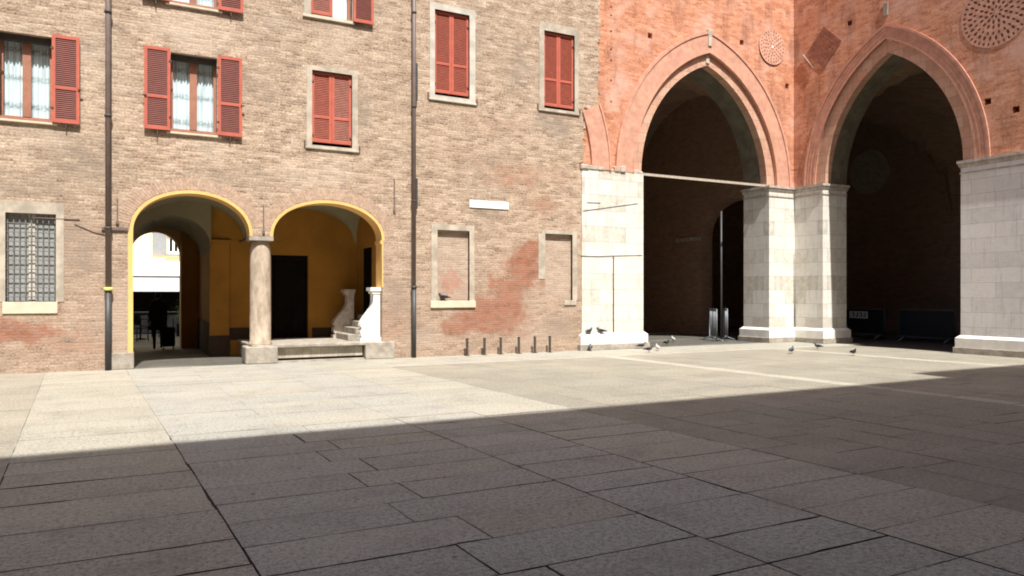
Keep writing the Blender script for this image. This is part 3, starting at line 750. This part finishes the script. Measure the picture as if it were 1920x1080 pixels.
for pts in (((140, 420), (178, 436), (196, 440)), ((60, 408), (150, 412))):
    cb.tube([(onY(a, c_)[0], WY - .012, onY(a, c_)[1]) for a, c_ in pts], .009, 5)
builds('cable', cb, 'pipe', house)

# ================================================================== THE GOTHIC PALACE
pal = thing('gothic_palace', 'red brick palace corner with two tall pointed arches on white marble piers', 'building', (FX, WY, 0))
PX0, PX1 = 13.83, 19.08; PC, PA = (PX0 + PX1) / 2, (PX1 - PX0) / 2; SP = 5.27; PH = 3.68
PT = 1.13; D0 = .03
QY0, QY1 = 12.2, 16.72; QC, QA = (QY0 + QY1) / 2, (QY1 - QY0) / 2; QH = 3.66
def small_holes(pts, on, s_=.085):
    out = []
    for px, py in pts:
        u, v = on(px, py); out.append(rect(u - s_, u + s_, v - s_, v + s_))
    return out
ap = arc_pt(PC, SP, PA, PH, .36)
outl = [(11.5, 5.1), (PX0 - .36, 5.1)] + ap + [(PX1 + .36, 5.1), (FX + PT, 5.1), (FX + PT, 13), (11.5, 13)]
h1 = small_holes([(1220, 66), (1392, 79), (1477, 161)], onY) + small_holes([(1185, 281), (1482, 320)], onY, .055) + small_holes([(1147, y_) for y_ in (12, 28, 58, 92, 113, 150, 190)], onY, .028)
build('brick_wall', MB().plate([outl] + h1, D0, PT, mpA), 'redbrick', pal)
aq = arc_pt(QC, SP, QA, QH, .37)
outl = [(2.0, 5.1), (QY0 - .37, 5.1)] + aq + [(QY1 + .37, 5.1), (WY + D0, 5.1), (WY + D0, 13), (2.0, 13)]
h2 = small_holes([(1593, 43), (1852, 190), (1905, 205)], onX)
build('brick_wall', MB().plate([outl] + h2, 0, PT, mpF), 'redbrick', pal)
# inner rings (voussoirs), recessed
def ring(c, sp_, a, h, o0, o1, d0, d1, mp, m, name='arch_ring', bevel=0):
    return build(name, MB().strip(arc_pt(c, sp_, a, h, o0, 26), arc_pt(c, sp_, a, h, o1, 26), d0, d1, mp), m, pal)
def below(mb_, c, a, o0, o1, d0, d1, mp, z0): pass
ring(PC, SP, PA, PH, 0, .362, .085, .36, mpA, 'ringstone')
ring(PC, SP, PA, PH, .003, .362, .36, PT - .002, mpA, 'soffit', 'arch_soffit')
ring(QC, SP, QA, QH, 0, .372, .09, .36, mpF, 'ringstone')
ring(QC, SP, QA, QH, .003, .372, .36, PT - .002, mpF, 'soffit', 'arch_soffit')
# archivolts, slightly proud, with roll mouldings
ring(PC, SP, PA, PH, .355, .96, -.03, .06, mpA, 'terracotta', 'archivolt')
ring(PC, SP, PA, PH, .93, 1.02, -.06, .05, mpA, 'terracotta', 'arch_moulding')
ring(PC, SP, PA, PH, .35, .40, -.045, .05, mpA, 'terracotta', 'arch_moulding')
ring(QC, SP, QA, QH, .365, .74, -.02, .06, mpF, 'terracotta', 'archivolt')
for o0, o1, pr in ((.365, .42, .025), (.50, .54, .03), (.60, .64, .03), (.71, .78, .042)): ring(QC, SP, QA, QH, o0, o1, -pr, .05, mpF, 'terracotta', 'arch_moulding')
# the cut-off arch that once sprang to the left of the first pier
mir = 2 * 12.72
full = [(mir - u, v) for u, v in arc_pt(PC, SP, PA, PH, .355, 26)]; fo = [(mir - u, v) for u, v in arc_pt(PC, SP, PA, PH, .96, 26)]
k = next(i for i, p_ in enumerate(full) if p_[1] > 6.95)
build('archivolt', MB().strip(full[:k], fo[:k], -.045, .06, mpA), 'terracotta', pal)
build('arch_moulding', MB().strip(fo[:k], [(mir - u, v) for u, v in arc_pt(PC, SP, PA, PH, 1.02, 26)][:k], -.075, .06, mpA), 'terracotta', pal)
# keystones
for zz0, zz1, dd in ((9.52, 10.05, -.07), (9.0, 9.30, .05)):
    build('keystone', MB().plate([[(PC - .07, zz0), (PC + .07, zz0), (PC + .085, zz1), (PC - .085, zz1)]], dd, dd + .2, mpA), 'framestone', pal, bevel=.01)
build('keystone', MB().plate([[(QC - .07, 10.02), (QC + .07, 10.02), (QC + .08, 10.42), (QC - .08, 10.42)]], -.03, .06, mpF), 'greystone', pal, bevel=.01)
# piers
def pier(poly, mat_, cap=True, ztop=SP):
    p = build('pier', MB().prism(poly, .02, ztop - .02), mat_, pal)
    e = lambda d_: offset_poly(poly, d_)
    build('plinth', MB().prism(e(.10), .17, .42).frustum(e(.10), .42, e(.01), .50), 'plinthm', p)
    build('base_step', MB().prism(e(.14), 0, .168), 'greystone', p, bevel=.01)
    if cap:
        c_ = MB().prism(e(.025), ztop - .36, ztop - .32).frustum(e(.01), ztop - .20, e(.045), ztop - .13).prism(e(.045), ztop - .13, ztop - .08).prism(e(.075), ztop - .077, ztop - .0)
        build('capital', c_, 'cornice', p)
    return p
p1 = pier([(XE + .004, WY - .02), (PX0, WY - .02), (PX0, WY + PT), (XE + .004, WY + PT)], 'marble', False, SP + .0)
# ragged broken course on top of it
random.seed(11); rb = MB(); xx = XE - .05
while xx < PX0 - .1:
    wd = random.uniform(.18, .42); hh = random.uniform(.03, .16)
    rb.box(xx, min(PX0, xx + wd), WY - .02 - random.uniform(0, .05), WY + .2, SP - .03, SP + hh); xx += wd + .004
build('broken_course', rb, 'cornice', p1, bevel=.02)
gx = onY(1149, 0)[0]
build('conduit', MB().tube([(gx, WY - .04, .1), (gx, WY - .04, 2.75)], .016, 8), 'pipelow', p1)
crk = MB()
for pts in (((1089, 480), (1120, 481), (1152, 480), (1203, 479)), ((1092, 396), (1150, 388), (1195, 382)), ((1100, 380), (1125, 381))):
    crk.tube([(onY(a, c_)[0], WY - .022, onY(a, c_)[1]) for a, c_ in pts], .011, 5)
builds('cable', crk, 'pipelow', p1)
pier([(PX1, WY - .02), (FX - .02, WY - .02), (FX - .02, QY1), (FX + PT, QY1), (FX + PT, WY + PT), (PX1, WY + PT)], 'marble')
build('joint_pipe', MB().tube([(FX - .045, WY - .045, .4), (FX - .045, WY - .045, 3.0)], .02, 6), 'greystone', pal)
pier([(FX - .02, 3.0), (FX + PT, 3.0), (FX + PT, QY0), (FX - .02, QY0)], 'marble2')
pier([(FX - .02, -3.0), (FX + PT, -3.0), (FX + PT, -1.4), (FX - .02, -1.4)], 'marble2')
build('brick_wall', MB().box(FX, FX + PT, -3, 1.99, 5.1, 13), 'redbrick', pal)
# terracotta roundels and lattice
def roundel(c, rad, rings, mp, nm='rosette'):
    u0, v0 = c
    cir = lambda r_, n_, cu=u0, cv=v0, ph=0: [(cu + r_ * math.cos(2 * math.pi * k / n_ + ph), cv + r_ * math.sin(2 * math.pi * k / n_ + ph)) for k in range(n_)]
    hs = []
    for (rr_, n_, hr, ph) in rings:
        for k in range(n_):
            a = 2 * math.pi * (k + ph) / n_
            hs.append([(u0 + rr_ * math.cos(a) + hr * (1.35 * math.cos(a) * math.cos(t_) - .8 * math.sin(a) * math.sin(t_)),
                        v0 + rr_ * math.sin(a) + hr * (1.35 * math.sin(a) * math.cos(t_) + .8 * math.cos(a) * math.sin(t_))) for t_ in [2 * math.pi * j / 8 for j in range(8)]])
    ro = build(nm, MB().plate([cir(rad, 48)] + hs, -.009, -.004, mp), 'terraworn', pal)
    build('rosette_hole_shade', MB().plate([cir(rad * .985, 48)], -.0035, .008, mp), 'holeshade', ro)  # dark disc paints the shade inside the shallow holes
    return ro
cu, cv = onY(1448, 88)
roundel((cu, cv), .60, [(.10, 6, .026, 0), (.20, 10, .028, .5), (.30, 15, .028, 0), (.40, 20, .028, .5), (.51, 26, .028, 0)], mpA)
build('boss', MB().plate([[(cu + .05 * math.cos(k * math.pi / 6), cv + .05 * math.sin(k * math.pi / 6)) for k in range(12)]], -.02, -.008, mpA), 'plinthm', pal)
cu, cv = onX(1868, 22)
roundel((cu, cv), .92, [(.13, 8, .036, 0), (.26, 12, .042, .5), (.39, 18, .042, 0), (.55, 24, .036, .5), (.68, 28, .046, 0), (.83, 40, .036, .5)], mpF)
cu, cv = onX(1545, 88); dd = []
for i in range(-3, 4):
    for j in range(-3, 4):
        a, c_ = cu + (i - j) * .085, cv + (i + j) * .085; dd.append([(a - .045, c_), (a, c_ - .045), (a + .045, c_), (a, c_ + .045)])
S_ = .68
la = build('lattice_tile', MB().plate([[(cu - S_, cv), (cu, cv - S_), (cu + S_, cv), (cu, cv + S_)]] + dd, -.016, .012, mpF), 'lattice', pal)
pa_ = onX(1507, 103); pb_ = onX(1526, 128)
build('stick', MB().tube([(FX - .03, pa_[0], pa_[1]), (FX - .03, pb_[0], pb_[1])], .016, 6), 'framestone', la)
# tie rod across the first arch
l_ = onY(1203, 327); r_ = onY(1398, 347, WY + .1)
build('tie_rod', MB().box(PX0 - .15, PX1 + .2, WY + .10, WY + .15, SP - .03, SP + .045), 'rod', pal)
# --- the dark halls behind the arches
b = MB()
mI = lambda u, v, d_: (20.62 + d_, u, v)
oA = [(WY + PT, 0), (19.35, 0), (19.35, 3.9)] + arc_ell(19.35, 22.9, 3.9, 5.3, 16) + [(22.9, 0), (27.5, 0), (27.5, 9.8), (WY + PT, 9.8)]
b.plate([oA], 0, .6, mI)
b.box(12.3, 12.7, WY + PT, 27.5, 0, 9.8).box(12.3, 30.4, 27.5, 27.9, 0, 9.8)
b.box(30.0, 30.4, -3, 27.5, 0, 9.8).box(FX + PT, 30.4, -3.4, -3.0, 0, 9.8)
builds('hall_wall', b, 'innerbrick', pal)
b = MB().add(*groin(12.7, 20.62, WY + PT, 27.5, 5.4, 9.7), True)
b.add(*groin(21.22, 30.0, 8.3, 18.3, 4.4, 9.6), True).add(*groin(21.22, 30.0, 18.3, 27.5, 4.4, 9.6), True).add(*groin(21.22, 30.0, -3, 8.3, 4.4, 9.6), True)
builds('vault', b, 'innerbrick', pal, fix=False)
build('roof', MB().box(11.0, 30.4, WY + PT, 27.9, 9.81, 13.2).box(FX + PT, 30.4, -3.4, WY + PT, 9.81, 13.2), 'roof', pal)
# impost course and medallion inside
build('impost', MB().box(20.55, 20.62, 22.9, 24.4, 3.82, 3.98), 'cornice', pal)
cu, cv = onX(1629, 322, 29.9)
build('medallion', MB().plate([[(cu + 1.0 * math.cos(k * math.pi / 16), cv + 1.0 * math.sin(k * math.pi / 16)) for k in range(32)]], 0, .1, lambda u, v, d_: (29.9 + d_, u, v)), 'cornice', pal)

# ================================================================== BEYOND THE PASSAGE
far = thing('yellow_building', 'sunlit pale yellow building seen through the passage', 'building', (0, 38, 0))
q = wrect(313, 338, 442, 476, 38)
b = MB().plate([rect(-10, 14, 0, 11), rect(*q)], 0, .4, lambda u, v, d_: (u, 38 + d_, v)).box(-10, 14, 38.4, 46, 0, 11)
build('wall', b, 'wallyellow', far)
wn = build('window', MB().plate([rect(*q), rect(q[0] + .12, (q[0] + q[1]) / 2 - .05, q[2] + .12, q[3] - .12), rect((q[0] + q[1]) / 2 + .05, q[1] - .12, q[2] + .12, q[3] - .12)], .1, .2, lambda u, v, d_: (u, 38 + d_, v)), 'wallwhite', far)
build('pane', MB().box(q[0], q[1], 38.22, 38.25, q[2], q[3]), 'door', wn)
build('shutter', MB().box(q[0] - .62, q[0] - .02, 37.9, 37.95, q[2] - .05, q[3] + .3), 'greyshut', wn, bevel=.01)
build('sill', MB().box(q[0] - .1, q[1] + .1, 37.86, 38.0, q[2] - .1, q[2]), 'greyshut', wn)
b = MB().add([(-3, 38, 3.0), (6, 38, 3.0), (6, 35.6, 2.42), (-3, 35.6, 2.42)], [(0, 1, 2, 3)])
b.box(-3, 6, 35.57, 35.6, 1.75, 2.40)
aw = build('awning', b, 'awning', far, fix=False)
build('awning_bar', MB().box(-3, 6, 35.54, 35.62, 2.40, 2.45), 'greyshut', aw)
build('shopfront', MB().box(-3, 6, 37.93, 37.99, .1, 2.6), 'door', far)
st = thing('market_stall', 'dark cloth covered market table under the white awning', 'stall', (2.2, 33.5, 0))
build('cloth', MB().box(-.6, 4.4, 33.2, 34.0, .04, .86), 'black', st, bevel=.02)
build('tabletop', MB().box(-.65, 4.45, 33.15, 34.05, .87, .91), 'black', st)
# café furniture in the shade of the awning
def cafe_chair(x, y, rz, label):
    r = thing('cafe_chair', label, 'chair', (x, y, 0), 'dark chairs beyond the passage')
    A = lambda *p: (x + p[0], y + p[1], p[2])
    s_ = MB().box(x - .22, x + .22, y - .22, y + .22, .44, .475); build('seat', s_, 'black', r, bevel=.01)
    build('backrest', MB().box(x - .22, x + .22, y + .19, y + .215, .55, .92), 'black', r, bevel=.008)
    for sx in (-1, 1):
        for sy in (-1, 1): build('leg', MB().tube([A(sx * .2, sy * .2, .45 if sy < 0 else .9), A(sx * .22, sy * .22, 0)], .016, 6), 'black', r)
    r.rotation_euler.z = rz
cafe_chair(.35, 28.6, .6, 'dark café chair nearest the passage, left of the walking person')
cafe_chair(.75, 30.6, -2.6, 'dark café chair behind the round table, farther down the street')
r = thing('cafe_table', 'small round dark café table beyond the passage', 'table', (.42, 29.6, 0))
build('tabletop', MB().lathe([(0, .73), (.36, .73), (.36, .76), (0, .76)], .42, 29.6, 20), 'black', r)
build('pedestal', MB().lathe([(.22, 0), (.22, .03), (.03, .06), (.03, .73)], .42, 29.6, 12), 'black', r)
pl = thing('planter', 'dark planter with leafy green shrub at right beyond the passage', 'planter', (2.0, 31.5, 0))
build('pot', MB().box(1.7, 2.3, 31.2, 31.8, 0, .5), 'black', pl, bevel=.02)
random.seed(5); lf = MB()
for i in range(260):
    c_ = Vector((2.0 + random.gauss(0, .2), 31.5 + random.gauss(0, .2), .85 + random.gauss(0, .24))); d1 = Vector((random.gauss(0, 1), random.gauss(0, 1), random.gauss(0, 1))).normalized(); d2 = d1.orthogonal().normalized()
    lf.add([c_ - d1 * .06, c_ + d2 * .025, c_ + d1 * .06, c_ - d2 * .025], [(0, 1, 2, 3)])
build('foliage', lf, 'leaf', pl, fix=False)

# ---- person walking in the passage
def skin_body(name, joints, bones, parent, mats, off):
    me_ = bpy.data.meshes.new(name); me_.from_pydata([tuple(Vector(p) ) for p, r_ in joints], bones, [])
    o_ = bpy.data.objects.new(name, me_); COL.objects.link(o_)
    md = o_.modifiers.new('s', 'SKIN'); sk = me_.skin_vertices[0].data
    for i, (p, r_) in enumerate(joints):
        sk[i].radius = r_ if isinstance(r_, tuple) else (r_, r_)
    sk[0].use_root = True
    md.use_smooth_shade = True
    sb_ = o_.modifiers.new('b', 'SUBSURF'); sb_.levels = 1; sb_.render_levels = 1
    dg = bpy.context.evaluated_depsgraph_get(); m2 = bpy.data.meshes.new_from_object(o_.evaluated_get(dg))
    m2.name = name; o_.modifiers.clear(); o_.data = m2; bpy.data.meshes.remove(me_)
    m2.materials.clear()
    for m_ in mats: m2.materials.append(M[m_])
    o_.parent = parent
    return o_
HP = 1.66
pr_ = thing('person', 'person in a long dark coat walking away through the passage with a trolley bag', 'person', (.80, 23.95, 0))
J = [((0, 0, .92), (.13, .10)), ((0, 0, 1.12), (.13, .10)), ((0, .01, 1.34), (.15, .10)), ((0, .01, 1.43), .055), ((0, .02, 1.50), .06), ((0, .03, 1.57), (.075, .085)), ((0, .02, 1.64), .055),
     ((.17, 0, 1.36), .055), ((.21, -.02, 1.10), .042), ((.22, .05, .86), .034), ((-.17, 0, 1.36), .055), ((-.21, .02, 1.10), .042), ((-.21, -.06, .86), .034),
     ((.09, 0, .86), .085), ((.10, .10, .48), .058), ((.10, .14, .09), .04), ((.10, .27, .03), .032),
     ((-.09, 0, .86), .085), ((-.10, -.02, .48), .058), ((-.10, -.16, .10), .04), ((-.10, -.04, .03), .032)]
E = [(0, 1), (1, 2), (2, 3), (3, 4), (4, 5), (5, 6), (2, 7), (7, 8), (8, 9), (2, 10), (10, 11), (11, 12), (0, 13), (13, 14), (14, 15), (15, 16), (0, 17), (17, 18), (18, 19), (19, 20)]
for s_, base in ((1, 9), (-1, 12)):                     # hands: palm, four fingers and a thumb
    hx, hy, hz = J[base][0]; pm = len(J); J.append(((hx, hy + .005, hz - .07), .026)); E.append((base, pm))
    for f_ in range(4):
        fy = -.03 + .02 * f_; i0 = len(J); L_ = (.062, .072, .068, .055)[f_]
        J.append(((hx, hy + fy, hz - .085 - L_ * .5), .0095)); J.append(((hx - s_ * .015, hy + fy, hz - .085 - L_), .008)); E += [(pm, i0), (i0, i0 + 1)]
    i0 = len(J); J.append(((hx - s_ * .01, hy + .035, hz - .07), .011)); J.append(((hx - s_ * .015, hy + .045, hz - .11), .009)); E += [(pm, i0), (i0, i0 + 1)]
body = skin_body('body', J, E, pr_, ['black', 'skin'], None)
for p_ in body.data.polygons:
    c_ = p_.center
    if c_.z > 1.46 or (abs(c_.x) > .17 and c_.z < .85): p_.material_index = 1
ox, oy, _ = pr_.location
hb = MB().lathe([(.0, 1.70), (.06, 1.69), (.09, 1.64), (.098, 1.58), (.085, 1.52), (.07, 1.49)], ox, oy - .0, 16, .92, 1.1)
build('hair', hb, 'hair', pr_, fix=False)
ct = MB().lathe([(.07, 1.46), (.17, 1.42), (.205, 1.32), (.20, 1.1), (.19, .98), (.22, .8), (.25, .58), (.24, .575)], ox, oy, 24, 1.05, .72)
build('coat', ct, 'black', pr_, fix=False)
tb = thing('trolley_bag', 'dark wheeled trolley bag standing beside the walking person', 'bag', (1.08, 23.85, 0))
tx, ty = 1.08, 23.85
build('case', MB().box(tx - .17, tx + .17, ty - .11, ty + .11, .09, .66), 'black', tb, bevel=.03)
build('handle', MB().tube([(tx - .12, ty, .66), (tx - .12, ty, .98), (tx + .12, ty, .98), (tx + .12, ty, .66)], .012, 6), 'iron', tb)
for sx in (-1, 1):
    for sy in (-1, 1): build('wheel', MB().tube([(tx + sx * .13 - .015, ty + sy * .07, .045), (tx + sx * .13 + .015, ty + sy * .07, .045)], .045, 12), 'iron', tb)

# ================================================================== SMALL THINGS ON THE PIAZZA
# --- short iron posts at the foot of the wall
PL = ['short dark iron post at wall foot, first of six from the drainpipe', 'short dark iron post at wall foot, second from the drainpipe', 'short dark iron post at wall foot, third from the drainpipe',
      'short dark iron post at wall foot, fourth from the drainpipe', 'short dark iron post at wall foot, fifth from the drainpipe', 'short dark iron post nearest the marble pier, last of six']
for i, px in enumerate((876, 908.5, 939, 973, 1003, 1031)):
    x = onY(px, 0, WY - .2)[0]; y = WY - .2; h = .43
    r = thing('iron_post', PL[i], 'post', (x, y, 0), 'short iron posts along the wall foot')
    build('shaft', MB().box(x - .027, x + .027, y - .027, y + .027, .015, h), 'iron', r, bevel=.004)
    build('cap', MB().box(x - .034, x + .034, y - .034, y + .034, h, h + .03), 'iron', r, bevel=.008)
    build('base_plate', MB().box(x - .06, x + .06, y - .06, y + .06, 0, .015), 'iron', r)
# --- tall pole and folded barriers in the first arch
px_, py_ = 18.25, 19.25
po = thing('pole', 'tall slim grey pole standing in the first pointed arch', 'pole', (px_, py_, 0))
build('shaft', MB().tube([(px_, py_, .03), (px_, py_, 4.5)], .034, 10), 'pipelow', po)
build('foot', MB().lathe([(.2, 0), (.2, .03), (.05, .06)], px_, py_, 16), 'pipelow', po)
def barrier(x, y, rz, label):
    r = thing('crowd_barrier', label, 'barrier', (x, y, 0), 'steel crowd barriers')
    T = lambda a, b_, z_: (x + a, y + b_, z_)
    fr_ = MB().tube([T(0, -.7, .12), T(0, -.7, 1.1), T(0, .7, 1.1), T(0, .7, .12), T(0, -.7, .12)], .022, 8)
    build('frame', fr_, 'steel', r)
    bars = MB()
    for k in range(1, 12): bars.tube([T(0, -.7 + k * 1.4 / 12, .12), T(0, -.7 + k * 1.4 / 12, 1.1)], .008, 6)
    build('bars', bars, 'steel', r)
    for s_ in (-.5, .5): build('foot', MB().tube([T(-.28, s_, .02), T(-.05, s_, .1), T(0, s_, .14), T(.05, s_, .1), T(.28, s_, .02)], .02, 6), 'steel', r)
    r.rotation_euler.z = rz
    return r
bx_, by_ = onG(1356, 640); cx_, cy_ = onG(1378, 638)
barrier(bx_ + .05, by_ + .55, R(-33), 'folded steel crowd barrier left of the grey pole in the first arch')
barrier(cx_ + .12, cy_ + .6, R(-38), 'folded steel crowd barrier right of the grey pole against the pier')
def banner_barrier(y, label, pr):
    X = 24.0
    r = thing('crowd_barrier', label, 'barrier', (X, y, 0), 'steel crowd barriers')
    build('frame', MB().tube([(X, y - 1, .15), (X, y - 1, 1.1), (X, y + 1, 1.1), (X, y + 1, .15), (X, y - 1, .15)], .022, 8), 'pipelow', r)
    bn = build('banner', MB().box(X - .03, X - .015, y - .97, y + .97, .2, 1.06), 'banner', r)
    if pr:
        for a, c_ in ((-.35, .42), (.72, .95)): build('print', MB().box(X - .036, X - .031, y + a, y + c_, .74, 1.0), 'bannerpale', bn)
        lt = MB()
        for k in range(4): lt.box(X - .040, X - .037, y - .27 + k * .16, y - .23 + k * .16, .80, .95).box(X - .040, X - .037, y - .23 + k * .16, y - .17 + k * .16, .80 + .12 * (k % 2), .83 + .12 * (k % 2))
        build('lettering', lt, 'banner', bn)
    for s_ in (-.8, .8): build('foot', MB().tube([(X - .3, y + s_, .02), (X, y + s_, .15), (X + .3, y + s_, .02)], .02, 6), 'steel', r)
banner_barrier(18.15, 'crowd barrier with dark banner and pale print, deep inside the second arch', True)
banner_barrier(15.6, 'crowd barrier with plain dark banner, inside the second arch near the right pier', False)

# --- pigeons
def pigeon_proto():
    r = thing('pigeon', 'pigeon', 'pigeon', (0, 0, 0), 'pigeons on the piazza')
    b_ = MB().tube([(.175, 0, .222), (.165, 0, .235), (.145, 0, .242), (.125, 0, .232), (.105, 0, .205), (.075, 0, .165), (.02, 0, .14), (-.05, 0, .13), (-.11, 0, .122), (-.15, 0, .118), (-.22, 0, .112), (-.24, 0, .111)],
                   [.008, .020, .027, .026, .033, .058, .068, .060, .038, .026, .028, .02], 10, flat=(1, 1, .9))
    build('body', b_, 'pigeon', r, fix=False)
    for s_ in (-1, 1):
        build('wing', MB().tube([(.07, s_ * .048, .16), (.02, s_ * .066, .155), (-.06, s_ * .058, .145), (-.14, s_ * .03, .135), (-.19, s_ * .015, .128)], [.02, .038, .034, .02, .006], 8, flat=(1, .45, 1)), 'pigeondark', r, fix=False)
        build('leg', MB().tube([(.0, s_ * .03, .09), (.005, s_ * .03, .01)], .006, 5).tube([(-.02, s_ * .03, .004), (.04, s_ * .03, .004)], .005, 5).tube([(0, s_ * .03, .004), (.032, s_ * .03 + .02, .004)], .004, 5).tube([(0, s_ * .03, .004), (.032, s_ * .03 - .02, .004)], .004, 5), 'pink', r, fix=False)
    build('beak', MB().tube([(.165, 0, .236), (.20, 0, .226)], [.008, .002], 6), 'pigeondark', r, fix=False)
    return r
proto = pigeon_proto()
def place(i, loc, rz, label, pale=False, s_=1.0):
    if i == 0: o_ = proto
    else:
        o_ = proto.copy(); COL.objects.link(o_)
        for ch in list(proto.children):
            c_ = ch.copy(); COL.objects.link(c_); c_.parent = o_
    o_.location = loc; o_.rotation_euler = (0, 0, rz); o_['label'] = label; o_.scale = (s_, s_, s_)
    if pale:
        for c_ in o_.children:
            if c_.name.startswith(('body', 'wing')):
                c_.data = c_.data.copy(); c_.data.materials[0] = M['pigeonpale']
    return o_
def ledge(px, d_): return (onY(px, 0, WY - d_)[0], WY - d_)
x, y = ledge(1105, .08); L = [((x, y, .46), .3, 'pigeon on the first pier plinth ledge, at its left end', 0)]
x, y = ledge(1127, .08); L.append(((x, y, .46), 2.8, 'pigeon on the first pier plinth ledge, near the conduit', 0))
x, y = ledge(1107, .26); L.append(((x, y, .0), 1.0, 'pigeon on the ground under the left end of the first pier', 0))
for px, py, rz, lb, pale in ((1181, 652, 2.2, 'pigeon at the foot of the first pier, just right of the conduit', 0), (1203, 654, -.6, 'pigeon at the right corner of the first pier', 0),
                             (1217, 661, -1.2, 'dark pigeon standing upright just out from the first pier corner', 0), (1233, 658, 1.2, 'pale pigeon between two dark ones before the first arch', 1),
                             (1250, 648, -1.6, 'dark pigeon alone on the threshold of the first arch', 0), (1484, 663, .4, 'pigeon on the pavement before the middle pier', 0),
                             (1533, 655, 2.9, 'pigeon at the foot of the middle pier, below its right side', 0), (1600, 667, -2.0, 'small dark pigeon on the pavement before the second arch', 0),
                             (1262, 641, 1.2, 'pale pigeon just inside the first arch', 1)):
    x, y = onG(px, py); L.append(((x, y, 0), rz, lb, pale))
x = onY(833, 0)[0]; L.append(((x, WY + .02, B1[2] + .002), 2.6, 'pigeon resting on the sill of the bricked-up window', 0))
for i, (lc, rz, lb, pale) in enumerate(L): place(i, lc, rz, lb, bool(pale), .78)

# ================================================================== THE BUILDINGS BEHIND THE VIEWER that shade the piazza
def caster(name, label, x0, x1, yf, zt, wl):
    r = thing(name, label, 'building', (x0, yf, 0))
    b_ = MB(); hs = []
    n_ = int((x1 - x0) / 3.4)
    for k in range(n_):
        u = x0 + 1.7 + k * 3.4
        for f_ in range(5):
            z_ = 1.2 + f_ * 4.1
            if z_ + 2.2 < zt - 1: hs.append(rect(u - .6, u + .6, z_, z_ + 2.2))
    mp = lambda u, v, d_: (u, yf - .5 + (.4 - d_), v)
    b_.plate([rect(x0, x1, 0, zt)] + hs, 0, .4, mp).box(x0, x1, yf - 14, yf - .75, 0, zt)
    build('wall', b_, wl, r)
    for h_ in hs: build('window', MB().box(h_[0][0], h_[1][0], yf - .6, yf - .56, h_[0][1], h_[2][1]), 'greyblind', r)
    build('cornice', MB().box(x0, x1, yf - 14.2, yf, zt, zt + .35), 'cornice', r)
KS = math.cos(SUN_AZ) / math.tan(SUN_EL); KX = math.sin(SUN_AZ) / math.tan(SUN_EL)
YE = -5.0; H1 = (8.75 - YE) / KS - .35; H2 = (9.55 - YE) / KS - .35
XS = 14.15 - H2 * KX
caster('plaster_building', 'tall plastered building behind the viewer, shading the near pavement', -40, XS - .02, YE, H1, 'render')
caster('taller_building', 'slightly taller building behind the viewer on the right', XS, 45, YE, H2, 'wallyellow')
